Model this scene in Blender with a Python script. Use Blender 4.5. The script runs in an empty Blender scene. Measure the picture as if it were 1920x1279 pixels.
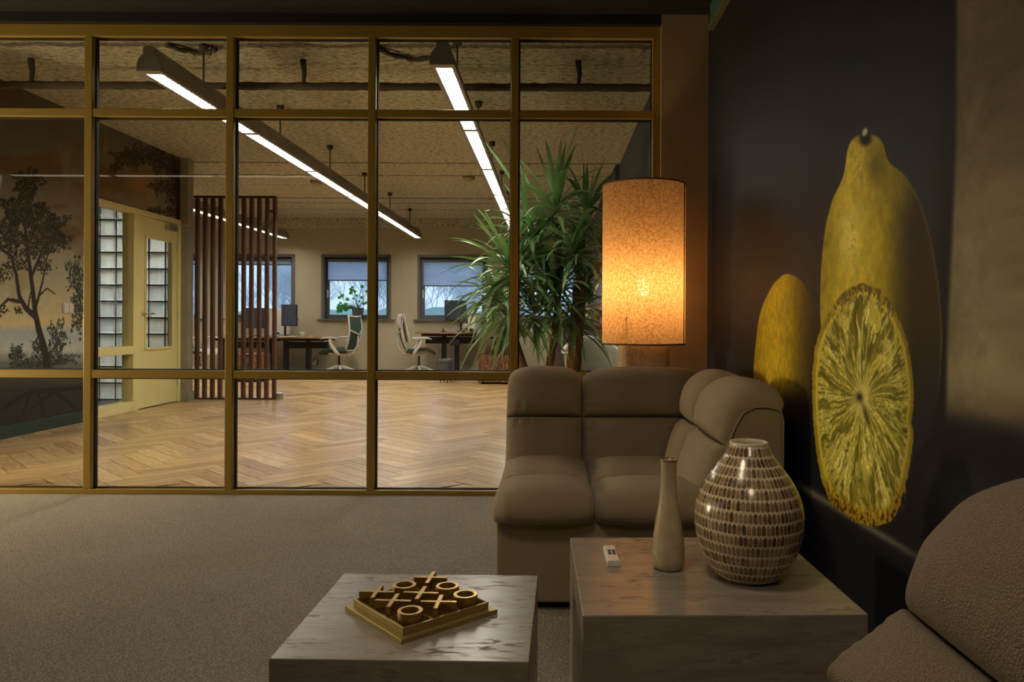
import bpy, bmesh, math, random
import numpy as np
from mathutils import Vector, Matrix
PI = math.pi
S = bpy.context.scene
C = S.collection
random.seed(7)
RNG = np.random.RandomState(11)

# ------------------------------------------------------------------ camera
F_PX = 1400.0                      # focal length in pixels of the 1920 wide frame
CX, CY = 1035.0, 602.0             # where the optical axis meets the frame
cam = bpy.data.cameras.new('camera')
cam.sensor_width = 36.0
cam.lens = F_PX / 1920 * 36
cam.shift_x = -(CX - 960) / 1920
cam.shift_y = -(639.5 - CY) / 1920
cam.clip_end = 300
camo = bpy.data.objects.new('camera', cam)
camo.location = (0, 0, 1.0)
camo.rotation_euler = (PI / 2, 0, 0)
camo.matrix_world = Matrix.Translation((0, 0, 1.0)) @ Matrix.Rotation(PI / 2, 4, 'X') @ Matrix.Rotation(0.0045, 4, 'Z')
C.objects.link(camo)
S.camera = camo

# ------------------------------------------------------------------ exposure, world, large lights
S.view_settings.view_transform = 'Standard'
S.view_settings.look = 'None'
S.view_settings.gamma = 1
S.view_settings.use_curve_mapping = False
S.view_settings.exposure = 0.0
w = bpy.data.worlds.new('sky'); S.world = w; w.use_nodes = True
wn = w.node_tree
bg = wn.nodes['Background']
tc = wn.nodes.new('ShaderNodeTexCoord'); sep = wn.nodes.new('ShaderNodeSeparateXYZ')
cr = wn.nodes.new('ShaderNodeValToRGB')
cr.color_ramp.elements[0].position = 0.42; cr.color_ramp.elements[0].color = (.42, .55, .70, 1)
cr.color_ramp.elements[1].position = 0.75; cr.color_ramp.elements[1].color = (.38, .58, .95, 1)
mp = wn.nodes.new('ShaderNodeMath'); mp.operation = 'MULTIPLY_ADD'; mp.inputs[1].default_value = .5; mp.inputs[2].default_value = .5
wn.links.new(tc.outputs['Generated'], sep.inputs[0]); wn.links.new(sep.outputs['Z'], mp.inputs[0])
wn.links.new(mp.outputs[0], cr.inputs[0]); wn.links.new(cr.outputs[0], bg.inputs['Color'])
bg.inputs['Strength'].default_value = 1.9

def area(name, loc, target, size, size_y, energy, color):
    l = bpy.data.lights.new(name, 'AREA'); l.shape = 'RECTANGLE'; l.size = size; l.size_y = size_y
    l.energy = energy; l.color = color
    o = bpy.data.objects.new(name, l); o.location = loc
    o.rotation_euler = (Vector(target) - Vector(loc)).to_track_quat('-Z', 'Y').to_euler()
    C.objects.link(o); return o
E_TUBE = 48.0
E_LAMP = 10.5
area('lounge_left_fill', (-5.95, 1.9, 1.75), (0.2, 2.4, .75), 2.2, 1.5, 16, (1.0, .84, .62))  # fill light added on the left side; no window is built there
area('lounge_low_light', (-5.0, 3.45, .95), (-2.4, 4.3, .55), .5, .5, 84, (1.0, .78, .42))
def spot(name, loc, target, energy, color, size=1.9, soft=.22):
    l = bpy.data.lights.new(name, 'SPOT'); l.energy = energy; l.color = color; l.spot_size = size; l.spot_blend = .9; l.shadow_soft_size = soft
    o = bpy.data.objects.new(name, l); o.location = loc; o.rotation_euler = (Vector(target) - Vector(loc)).to_track_quat('-Z', 'Y').to_euler(); C.objects.link(o)
spot('front_fill_spot', (-.30, 1.15, 2.6), (.15, 2.05, .2), 50, (1.0, .80, .56), 1.45)  # added fill spots for sofa and table fronts, no fittings built
spot('front_fill_spot', (.2, -.3, 2.6), (.55, .8, .2), 44, (1.0, .80, .56), 1.3)  # second added fill spot, behind the camera

# ------------------------------------------------------------------ materials
def _n(nt, t, **k):
    n = nt.nodes.new(t)
    for a, b in k.items(): setattr(n, a, b)
    return n
MATS = {}
def lin(c):
    return tuple(((v / 255) / 12.92 if v / 255 <= .04045 else ((v / 255 + .055) / 1.055) ** 2.4) for v in c)
def mat(name, col, rough=.6, metal=0., var=.12, nscale=8., bump=0., bscale=60., stretch=(1, 1, 1), spec=.5,
        col2=None, coord='Object', detail=3, trans=None, emit=None, coat=0., sheen=0.):
    m = bpy.data.materials.new(name); m.use_nodes = True; nt = m.node_tree
    b = nt.nodes['Principled BSDF']
    tcn = _n(nt, 'ShaderNodeTexCoord'); mpn = _n(nt, 'ShaderNodeMapping'); mpn.inputs['Scale'].default_value = stretch
    nt.links.new(tcn.outputs[coord], mpn.inputs[0])
    no = _n(nt, 'ShaderNodeTexNoise'); no.inputs['Scale'].default_value = nscale; no.inputs['Detail'].default_value = detail
    nt.links.new(mpn.outputs[0], no.inputs['Vector'])
    r = _n(nt, 'ShaderNodeValToRGB')
    c2 = col2 or tuple(min(1, v * (1 + var)) for v in col)
    c1 = tuple(v * (1 - var) for v in col) if not col2 else col
    r.color_ramp.elements[0].position = .3; r.color_ramp.elements[0].color = (*c1, 1)
    r.color_ramp.elements[1].position = .7; r.color_ramp.elements[1].color = (*c2, 1)
    nt.links.new(no.outputs['Fac'], r.inputs[0]); nt.links.new(r.outputs[0], b.inputs['Base Color'])
    b.inputs['Roughness'].default_value = rough; b.inputs['Metallic'].default_value = metal
    b.inputs['Specular IOR Level'].default_value = spec
    if coat: b.inputs['Coat Weight'].default_value = coat; b.inputs['Coat Roughness'].default_value = .08
    if sheen: b.inputs['Sheen Weight'].default_value = sheen
    if bump:
        n2 = _n(nt, 'ShaderNodeTexNoise'); n2.inputs['Scale'].default_value = bscale; n2.inputs['Detail'].default_value = 4
        nt.links.new(mpn.outputs[0], n2.inputs['Vector'])
        bp = _n(nt, 'ShaderNodeBump'); bp.inputs['Strength'].default_value = bump; bp.inputs['Distance'].default_value = .01
        nt.links.new(n2.outputs['Fac'], bp.inputs['Height']); nt.links.new(bp.outputs[0], b.inputs['Normal'])
    if trans:
        out = nt.nodes['Material Output']; t = _n(nt, 'ShaderNodeBsdfTranslucent'); t.inputs[0].default_value = (*trans[1], 1)
        mx = _n(nt, 'ShaderNodeMixShader'); mx.inputs[0].default_value = trans[0]
        nt.links.new(b.outputs[0], mx.inputs[1]); nt.links.new(t.outputs[0], mx.inputs[2]); nt.links.new(mx.outputs[0], out.inputs[0])
    if emit:
        b.inputs['Emission Color'].default_value = (*emit[1], 1); b.inputs['Emission Strength'].default_value = emit[0]
    MATS[name] = m; return m

def m_glass(name, tint=(1, 1, 1), refl=1.0):
    m = bpy.data.materials.new(name); m.use_nodes = True; nt = m.node_tree; nt.nodes.clear()
    out = _n(nt, 'ShaderNodeOutputMaterial'); t = _n(nt, 'ShaderNodeBsdfTransparent'); t.inputs[0].default_value = (*tint, 1)
    g = _n(nt, 'ShaderNodeBsdfGlossy'); g.inputs['Roughness'].default_value = .005
    fr = _n(nt, 'ShaderNodeFresnel'); fr.inputs[0].default_value = 1.45
    nz = _n(nt, 'ShaderNodeTexNoise'); nz.inputs['Scale'].default_value = 3
    ma = _n(nt, 'ShaderNodeMath', operation='MULTIPLY_ADD'); ma.inputs[1].default_value = .1; ma.inputs[2].default_value = refl * 1.3
    mu = _n(nt, 'ShaderNodeMath', operation='MULTIPLY')
    ge = _n(nt, 'ShaderNodeNewGeometry'); fb_ = _n(nt, 'ShaderNodeMath', operation='SUBTRACT'); fb_.inputs[0].default_value = 1; nt.links.new(ge.outputs['Backfacing'], fb_.inputs[1]); ff = _n(nt, 'ShaderNodeMath', operation='MULTIPLY'); nt.links.new(fr.outputs[0], ff.inputs[0]); nt.links.new(fb_.outputs[0], ff.inputs[1])
    nt.links.new(nz.outputs['Fac'], ma.inputs[0]); nt.links.new(ff.outputs[0], mu.inputs[0]); nt.links.new(ma.outputs[0], mu.inputs[1])
    mx = _n(nt, 'ShaderNodeMixShader')
    nt.links.new(mu.outputs[0], mx.inputs[0]); nt.links.new(t.outputs[0], mx.inputs[1]); nt.links.new(g.outputs[0], mx.inputs[2])
    nt.links.new(mx.outputs[0], out.inputs[0]); return m

def m_attr(name, attr, rough=.5, grain=0.0, bump=0.0, gscale=40, spec=.5, stretch=(1, 1, 1), coord='Object'):
    """colour attribute of the mesh, modulated by procedural grain"""
    m = bpy.data.materials.new(name); m.use_nodes = True; nt = m.node_tree; b = nt.nodes['Principled BSDF']
    a = _n(nt, 'ShaderNodeAttribute'); a.attribute_name = attr
    tcn = _n(nt, 'ShaderNodeTexCoord'); mpn = _n(nt, 'ShaderNodeMapping'); mpn.inputs['Scale'].default_value = stretch
    nt.links.new(tcn.outputs[coord], mpn.inputs[0])
    no = _n(nt, 'ShaderNodeTexNoise'); no.inputs['Scale'].default_value = gscale; no.inputs['Detail'].default_value = 5
    nt.links.new(mpn.outputs[0], no.inputs['Vector'])
    mr = _n(nt, 'ShaderNodeMapRange'); mr.inputs['From Min'].default_value = .3; mr.inputs['From Max'].default_value = .7
    mr.inputs['To Min'].default_value = 1 - grain; mr.inputs['To Max'].default_value = 1 + grain
    nt.links.new(no.outputs['Fac'], mr.inputs[0])
    vm = _n(nt, 'ShaderNodeVectorMath', operation='SCALE')
    nt.links.new(a.outputs['Color'], vm.inputs[0]); nt.links.new(mr.outputs[0], vm.inputs['Scale'])
    nt.links.new(vm.outputs[0], b.inputs['Base Color']); b.inputs['Roughness'].default_value = rough
    b.inputs['Specular IOR Level'].default_value = spec
    if bump:
        bp = _n(nt, 'ShaderNodeBump'); bp.inputs['Strength'].default_value = bump; bp.inputs['Distance'].default_value = .005
        nt.links.new(no.outputs['Fac'], bp.inputs['Height']); nt.links.new(bp.outputs[0], b.inputs['Normal'])
    return m

# fabrics with a woven bump (two crossed waves)
def m_weave(name, col, scale=400., strength=.35, rough=.95, blotch=.12, big=5., knots=0., band=1., lo=.78, hi=1.15):
    m = mat(name, col, rough=rough, var=blotch, nscale=big, sheen=.15, spec=.2)
    nt = m.node_tree; b = nt.nodes['Principled BSDF']
    tcn = _n(nt, 'ShaderNodeTexCoord')
    w1 = _n(nt, 'ShaderNodeTexWave', bands_direction='DIAGONAL'); w1.inputs['Scale'].default_value = scale / 6.28; w1.inputs['Distortion'].default_value = 2
    w2 = _n(nt, 'ShaderNodeTexNoise'); w2.inputs['Scale'].default_value = scale * .6
    vo = _n(nt, 'ShaderNodeTexVoronoi'); vo.inputs['Scale'].default_value = scale * .45
    nt.links.new(tcn.outputs['Object'], w1.inputs[0]); nt.links.new(tcn.outputs['Object'], w2.inputs[0]); nt.links.new(tcn.outputs['Object'], vo.inputs[0])
    ad = _n(nt, 'ShaderNodeMath', operation='MULTIPLY_ADD'); ad.inputs[1].default_value = band; nt.links.new(w1.outputs['Fac'], ad.inputs[0]); nt.links.new(w2.outputs['Fac'], ad.inputs[2])
    ad2 = _n(nt, 'ShaderNodeMath', operation='MULTIPLY_ADD'); ad2.inputs[1].default_value = -knots * 2
    nt.links.new(vo.outputs['Distance'], ad2.inputs[0]); nt.links.new(ad.outputs[0], ad2.inputs[2])
    bp = _n(nt, 'ShaderNodeBump'); bp.inputs['Strength'].default_value = strength; bp.inputs['Distance'].default_value = .002
    nt.links.new(ad2.outputs[0], bp.inputs['Height']); nt.links.new(bp.outputs[0], b.inputs['Normal'])
    # darker gaps between the threads
    r = [n for n in nt.nodes if n.type == 'VALTORGB'][0]
    mr = _n(nt, 'ShaderNodeMapRange'); mr.inputs['From Min'].default_value = .3 + .1 * band - knots * .8; mr.inputs['From Max'].default_value = .7 + .9 * band
    mr.inputs['To Min'].default_value = lo; mr.inputs['To Max'].default_value = hi
    nt.links.new(ad2.outputs[0], mr.inputs[0])
    vm = _n(nt, 'ShaderNodeVectorMath', operation='SCALE'); nt.links.new(r.outputs[0], vm.inputs[0]); nt.links.new(mr.outputs[0], vm.inputs['Scale'])
    nt.links.new(vm.outputs[0], b.inputs['Base Color'])
    return m

# ------------------------------------------------------------------ mesh builder
class MB:
    def __init__(s): s.v = []; s.f = []; s.sm = []; s.uv = None
    def add(s, vs, fs, smooth=False):
        o = len(s.v); s.v += [tuple(v) for v in vs]; s.f += [tuple(i + o for i in f) for f in fs]; s.sm += [smooth] * len(fs); return s
    def box(s, x0, x1, y0, y1, z0, z1, rot=0, piv=None):
        vs = [(x, y, z) for z in (z0, z1) for x, y in ((x0, y0), (x1, y0), (x1, y1), (x0, y1))]
        if rot:
            px, py = piv or ((x0 + x1) / 2, (y0 + y1) / 2); c, d = math.cos(rot), math.sin(rot)
            vs = [(px + (x - px) * c - (y - py) * d, py + (x - px) * d + (y - py) * c, z) for x, y, z in vs]
        return s.add(vs, [(0, 3, 2, 1), (4, 5, 6, 7), (0, 1, 5, 4), (1, 2, 6, 5), (2, 3, 7, 6), (3, 0, 4, 7)])
    def lathe(s, prof, seg=32, c=(0, 0), sx=1, sy=1, cap=True):
        vs = []; fs = []; n = len(prof)
        for r, z in prof:
            for k in range(seg):
                a = 2 * PI * k / seg; vs.append((c[0] + r * sx * math.cos(a), c[1] + r * sy * math.sin(a), z))
        for i in range(n - 1):
            for k in range(seg):
                k2 = (k + 1) % seg; fs.append((i * seg + k, i * seg + k2, (i + 1) * seg + k2, (i + 1) * seg + k))
        s.add(vs, fs, True)
        if cap:
            s.add([vs[k] for k in range(seg)], [tuple(range(seg - 1, -1, -1))])
            s.add([vs[(n - 1) * seg + k] for k in range(seg)], [tuple(range(seg))])
        return s
    def tube(s, pts, r, seg=8, cap=True, flat=None):
        pts = [Vector(p) for p in pts]; n = len(pts); R = r if isinstance(r, (list, tuple)) else [r] * n
        vs = []; fs = []; up = Vector((0, 0, 1)); prev = None
        for i, p in enumerate(pts):
            t = (pts[min(i + 1, n - 1)] - pts[max(i - 1, 0)]).normalized()
            if prev is None:
                a = up.cross(t)
                if a.length < 1e-3: a = Vector((1, 0, 0)).cross(t)
            else: a = prev - t * prev.dot(t)
            a.normalize(); b = t.cross(a); prev = a
            for k in range(seg):
                q = 2 * PI * k / seg; fl = flat or 1.0
                vs.append(p + a * R[i] * math.cos(q) + b * R[i] * fl * math.sin(q))
        for i in range(n - 1):
            for k in range(seg):
                k2 = (k + 1) % seg; fs.append((i * seg + k, i * seg + k2, (i + 1) * seg + k2, (i + 1) * seg + k))
        s.add(vs, fs, True)
        if cap: s.add(vs[:seg], [tuple(range(seg - 1, -1, -1))]); s.add(vs[-seg:], [tuple(range(seg))])
        return s
    def prism(s, poly, y0, y1, axis='Y', smooth=False):
        n = len(poly)
        def P(a, b, t): return {'Y': (a, t, b), 'X': (t, a, b), 'Z': (a, b, t)}[axis]
        vs = [P(a, b, y0) for a, b in poly] + [P(a, b, y1) for a, b in poly]
        s.add(vs, [(i, (i + 1) % n, n + (i + 1) % n, n + i) for i in range(n)], smooth)
        s.add(vs, [tuple(range(n - 1, -1, -1)), tuple(range(n, 2 * n))]); return s
    def grid(s, P, smooth=True, wrap=False):
        """P: list of rows of points"""
        R = len(P); K = len(P[0]); vs = [p for row in P for p in row]
        fs = [(i * K + j, i * K + (j + 1) % K, (i + 1) * K + (j + 1) % K, (i + 1) * K + j) for i in range(R - 1) for j in range(K if wrap else K - 1)]
        return s.add(vs, fs, smooth)
    def build(s, name, m, parent=None, bevel=0, world=False, fix=True, seg=2):
        me = bpy.data.meshes.new(name); off = Vector((0, 0, 0))
        vs = s.v
        if world and parent: off = parent.location; vs = [(v[0] - off.x, v[1] - off.y, v[2] - off.z) for v in vs]
        me.from_pydata(vs, [], s.f)
        me.polygons.foreach_set('use_smooth', s.sm)
        if fix:
            bm = bmesh.new(); bm.from_mesh(me); bmesh.ops.remove_doubles(bm, verts=bm.verts, dist=1e-5)
            bmesh.ops.recalc_face_normals(bm, faces=bm.faces); bm.to_mesh(me); bm.free()
        me.materials.append(m)
        o = bpy.data.objects.new(name, me); C.objects.link(o)
        if parent: o.parent = parent
        if bevel:
            b = o.modifiers.new('bevel', 'BEVEL'); b.width = bevel; b.segments = seg; b.limit_method = 'ANGLE'; b.angle_limit = .7; b.harden_normals = False
        return o

def thing(name, label, cat, loc=(0, 0, 0), rz=0, group=None):
    o = bpy.data.objects.new(name, None); C.objects.link(o); o.location = loc; o.rotation_euler = (0, 0, rz)
    o.empty_display_size = .1
    o['label'] = label; o['category'] = cat
    if group: o['group'] = group
    return o
def tag(o, label, cat, group=None):
    o['label'] = label; o['category'] = cat
    if group: o['group'] = group
    return o
def recentre(o, loc):
    """puts the origin of a mesh built in world space at loc"""
    d = Vector(loc); o.data.transform(Matrix.Translation(-d)); o.location = d; return o
def dup(root, loc, rz, label, group=None):
    r = root.copy(); C.objects.link(r); r.location = loc; r.rotation_euler = (0, 0, rz); r['label'] = label
    if group: r['group'] = group
    for ch in list(root.children):
        c = ch.copy(); C.objects.link(c); c.parent = r
        for g in list(ch.children):
            d = g.copy(); C.objects.link(d); d.parent = c
    return r
def struct(o): o['kind'] = 'structure'; return o

# ------------------------------------------------------------------ palette
M_black = mat('black_paint', (.0032, .0028, .0026), .8)
M_mustard = mat('mustard_paint', (.28, .185, .030), .38, var=.05, nscale=3)
M_taupe = mat('taupe_plaster', (.30, .225, .14), .75, var=.05, bump=.05)
M_greige = mat('greige_plaster', (.43, .385, .27), .85, var=.06, nscale=2, bump=.04)
M_navy = mat('navy_wallpaper', (.050, .068, .10), .6)
M_darkroom = mat('dark_lounge_plaster', (.05, .042, .035), .85)
M_yellow = mat('yellow_paint', (.76, .68, .31), .45, var=.04, nscale=2)
M_green = mat('green_paint', (.012, .035, .022), .4)
M_cream = mat('cream_wallboard', (.30, .27, .20), .6)
M_steel = mat('brushed_steel', (.55, .54, .52), .3, 1.0)
M_alu = mat('grey_aluminium', (.27, .24, .20), .5, .2)
M_alu2 = mat('grey_aluminium_rim', (.30, .28, .25), .4, .3)
M_darkwood = mat('walnut_slat', (.085, .034, .017), .45, var=.35, nscale=14, stretch=(6, 6, .5))
M_tile = mat('dark_floor_tile', (.03, .033, .04), .3, bump=.05)
M_glass = m_glass('clear_glass', (.985, .985, .975), 1.0)
M_white = mat('white_plastic', (.62, .60, .54), .4, var=.03)
M_blackpl = mat('black_plastic', (.012, .012, .013), .4)
M_desk = mat('oak_desktop', (.30, .16, .075), .45, var=.2, nscale=10, stretch=(.6, 6, 1))
M_blkmetal = mat('black_steel', (.014, .014, .015), .45, .2)
M_leafd = mat('yucca_leaf', (.10, .21, .07), .28, col2=(.24, .37, .17), nscale=5, trans=(.22, (.12, .28, .06)))
M_bark = mat('flaky_bark', (.05, .025, .013), .95, col2=(.34, .17, .08), nscale=26, stretch=(1.6, 1.6, .35), bump=1.0, bscale=60)
M_trunk = mat('yucca_bark', (.16, .085, .025), .9, col2=(.34, .19, .06), nscale=40, stretch=(1, 1, 4), bump=.8, bscale=60)

# ================================================================== THE SETTING
YP = 4.29       # the glass partition
XW = .88        # mural wall of the lounge
HC = 2.97       # office ceiling
YB = 14.6       # office rear wall
XL = -4.55      # office left wall
XR = .84        # office right wall

# carpet
m = m_weave('brown_carpet', (.345, .305, .26), scale=300, strength=1.0, blotch=.05, big=2.5, knots=.5, band=.0, lo=.55, hi=1.35)
b = MB(); b.box(-6.3, XW + .1, -2.2, YP + .02, -.06, 0); struct(b.build('floor', m))
# office herringbone floor
def herringbone():
    L, W = .60, .12
    vs = []; fs = []; cols = []; uvs = []
    c45 = math.cos(PI / 4)
    r = random.Random(3)
    tones = [(.53, .35, .165), (.47, .30, .14), (.58, .39, .19), (.42, .265, .125), (.55, .37, .17), (.50, .33, .16)]
    g = .0012
    for mm in range(-30, 31):
        for k in range(-130, 131):
            bx, by = k * W + mm * L, k * W - mm * L
            for (x0, y0, x1, y1, along) in ((bx, by, bx + L, by + W, 0), (bx, by + W, bx + W, by + W + L, 1)):
                q = [(x0 + g, y0 + g), (x1 - g, y0 + g), (x1 - g, y1 - g), (x0 + g, y1 - g)]
                P = [((x - y) * c45 - 3.5, (x + y) * c45 + 9.4) for x, y in q]
                cx = sum(p[0] for p in P) / 4; cy = sum(p[1] for p in P) / 4
                if not (-9.3 < cx < 1.2 and YP - .1 < cy < YB + .2): continue
                P = [(min(max(x, -9.1), .95), min(max(y, YP), YB + .05)) for x, y in P]
                i = len(vs); vs += [(x, y, 0) for x, y in P]; fs.append((i, i + 1, i + 2, i + 3))
                t = r.choice(tones); kk = r.uniform(.86, 1.1); t = [v * kk for v in t]; cols.append(t)
                ou, ov = r.uniform(0, 50), r.uniform(0, 50)
                U = [(0, 0), (L, 0), (L, W), (0, W)] if along == 0 else [(0, 0), (0, W), (L, W), (L, 0)]
                uvs += [(u + ou, v + ov) for u, v in U]
    n = len(vs)
    vs += [(-9.1, YP, -.002), (.95, YP, -.002), (.95, YB + .05, -.002), (-9.1, YB + .05, -.002)]; fs.append((n, n + 1, n + 2, n + 3))
    cols.append((.08, .05, .03)); uvs += [(0, 0)] * 4
    vs2 = [(-9.1, YP, -.06), (.95, YP, -.06), (.95, YB + .05, -.06), (-9.1, YB + .05, -.06)]; i = len(vs); vs += vs2; fs.append((i + 3, i + 2, i + 1, i)); cols.append((.08, .05, .03)); uvs += [(0, 0)] * 4
    me = bpy.data.meshes.new('floor_office'); me.from_pydata(vs, [], fs)
    a = me.color_attributes.new('plank', 'FLOAT_COLOR', 'CORNER')
    arr = np.ones((len(fs) * 4, 4), 'f'); arr[:, :3] = np.repeat(np.array(cols, 'f'), 4, 0); a.data.foreach_set('color', arr.ravel())
    ul = me.uv_layers.new(name='UVMap'); ul.data.foreach_set('uv', np.array(uvs, 'f').ravel())
    me.materials.append(m_attr('herringbone_oak', 'plank', .27, .26, .08, 5.0, .5, (1.2, 14, 1), 'UV'))
    o = bpy.data.objects.new('floor_office', me); C.objects.link(o); struct(o)
herringbone()
# corridor floor behind the left wall
b = MB(); b.box(-7.6, XL - .1, 5.6, 9.14, .001, .004); b.box(XL - .1, XL - .02, 7.3, 9.1, .001, .006); struct(b.build('floor_corridor', M_tile))

# sprayed ceiling
def ceiling_mat():
    m = mat('sprayed_ceiling', (.53, .50, .385), .95, var=.2, nscale=26, detail=8)
    nt = m.node_tree; bs = nt.nodes['Principled BSDF']
    tcn = _n(nt, 'ShaderNodeTexCoord')
    no = _n(nt, 'ShaderNodeTexNoise'); no.inputs['Scale'].default_value = 34; no.inputs['Detail'].default_value = 6; no.inputs['Roughness'].default_value = .65
    vo = _n(nt, 'ShaderNodeTexVoronoi'); vo.inputs['Scale'].default_value = 42
    mpn = _n(nt, 'ShaderNodeMapping'); mpn.inputs['Scale'].default_value = (.55, 1, 1)
    nt.links.new(tcn.outputs['Object'], mpn.inputs[0]); nt.links.new(mpn.outputs[0], no.inputs[0]); nt.links.new(mpn.outputs[0], vo.inputs[0])
    sp = _n(nt, 'ShaderNodeSeparateXYZ'); nt.links.new(tcn.outputs['Object'], sp.inputs[0])
    # formwork joints: dark ragged lines across the ceiling at given depths
    nw = _n(nt, 'ShaderNodeTexNoise'); nw.inputs['Scale'].default_value = 5; nw.inputs['Detail'].default_value = 5
    nt.links.new(tcn.outputs['Object'], nw.inputs[0])
    wob = _n(nt, 'ShaderNodeMath', operation='MULTIPLY_ADD'); wob.inputs[1].default_value = .12
    nt.links.new(nw.outputs['Fac'], wob.inputs[0]); nt.links.new(sp.outputs['Y'], wob.inputs[2])
    prev = None
    for y, wd in ((5.36, .04), (5.75, .012), (7.0, .012), (9.35, .035), (10.15, .03), (10.9, .012), (12.05, .05), (12.55, .03), (13.3, .02)):
        d = _n(nt, 'ShaderNodeMath', operation='SUBTRACT'); d.inputs[1].default_value = y + .06; nt.links.new(wob.outputs[0], d.inputs[0])
        ab = _n(nt, 'ShaderNodeMath', operation='ABSOLUTE'); nt.links.new(d.outputs[0], ab.inputs[0])
        mr = _n(nt, 'ShaderNodeMapRange'); mr.interpolation_type = 'SMOOTHSTEP'; mr.inputs['From Min'].default_value = wd * .4; mr.inputs['From Max'].default_value = wd * 1.5
        mr.inputs['To Min'].default_value = .35 if wd > .015 else .7; mr.inputs['To Max'].default_value = 1
        nt.links.new(ab.outputs[0], mr.inputs[0])
        if prev is None: prev = mr.outputs[0]
        else:
            mn = _n(nt, 'ShaderNodeMath', operation='MINIMUM'); nt.links.new(prev, mn.inputs[0]); nt.links.new(mr.outputs[0], mn.inputs[1]); prev = mn.outputs[0]
    hole = _n(nt, 'ShaderNodeMapRange'); hole.inputs['From Min'].default_value = .34; hole.inputs['From Max'].default_value = .52
    hole.inputs['To Min'].default_value = .30; hole.inputs['To Max'].default_value = 1.08
    nt.links.new(no.outputs['Fac'], hole.inputs[0])
    mu = _n(nt, 'ShaderNodeMath', operation='MULTIPLY'); nt.links.new(prev, mu.inputs[0]); nt.links.new(hole.outputs[0], mu.inputs[1])
    r = [n for n in nt.nodes if n.type == 'VALTORGB'][0]
    vm = _n(nt, 'ShaderNodeVectorMath', operation='SCALE'); nt.links.new(r.outputs[0], vm.inputs[0]); nt.links.new(mu.outputs[0], vm.inputs['Scale'])
    nt.links.new(vm.outputs[0], bs.inputs['Base Color'])
    hs = _n(nt, 'ShaderNodeMath', operation='MULTIPLY_ADD'); hs.inputs[1].default_value = .5; nt.links.new(vo.outputs['Distance'], hs.inputs[0]); nt.links.new(no.outputs['Fac'], hs.inputs[2])
    hj = _n(nt, 'ShaderNodeMath', operation='ADD'); nt.links.new(hs.outputs[0], hj.inputs[0]); nt.links.new(prev, hj.inputs[1])
    bp = _n(nt, 'ShaderNodeBump'); bp.inputs['Strength'].default_value = 1; bp.inputs['Distance'].default_value = .02
    nt.links.new(hj.outputs[0], bp.inputs['Height']); nt.links.new(bp.outputs[0], bs.inputs['Normal'])
    return m
M_ceil = ceiling_mat()
b = MB(); b.box(-9.2, 1.0, YP, YB, HC, 3.2); struct(b.build('ceiling_office', M_ceil))
b = MB(); b.box(-9.1, XR, YB - .22, YB, 2.79, HC + .01); struct(b.build('trim_1', M_ceil))      # sprayed edge beam on the rear wall
b = MB(); b.box(-6.3, XW + .1, -2.2, YP - .05, 2.74, 2.8); struct(b.build('ceiling', M_black))
b = MB(); b.box(-6.3, .613, YP - .06, YP + .1, 2.685, 3.1); b.box(.613, XW, YP + .05, YP + .2, 2.6, 3.1); struct(b.build('wall_bulkhead', M_black))

# rear wall with five window openings
WX = [(-8.24, -6.94), (-6.36, -5.06), (-4.48, -3.18), (-2.60, -1.30), (-.72, .58)]
WZ0, WZ1 = 1.02, 2.25
b = MB(); b.box(-9.1, 1.0, YB, YB + .26, -.05, WZ0); b.box(-9.1, 1.0, YB, YB + .26, WZ1, 3.1)
xs = [-9.1] + [v for q in WX for v in q] + [1.0]
for i in range(0, len(xs), 2): b.box(xs[i], xs[i + 1], YB, YB + .26, WZ0, WZ1)
struct(b.build('wall_rear', M_greige, fix=False))
b = MB(); b.box(-9.0, XR, YB - .025, YB, 0, .1); struct(b.build('baseboard_rear', M_greige, bevel=.004))
# office right wall: dark wallpaper, stepping in at the rear
b = MB(); b.box(XR, XR + .1, YP + .1, 9.4, -.05, 3.1); b.box(XR - .05, XR + .1, 9.4, YB, -.05, 3.1); struct(b.build('wall_office_right', M_navy))
b = MB(); b.box(.66, XR, YB - .3, YB - .0, 0, HC); struct(b.build('trim_2', mat('lavender_plaster', (.25, .26, .33), .8)))
# far left end of the office
b = MB(); b.box(-9.2, -9.1, 9.1, YB + .2, -.05, 3.1); b.box(-9.1, -6.7, 9.1, 9.2, -.05, 3.1); struct(b.build('wall_office_left', M_greige, fix=False))

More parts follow.
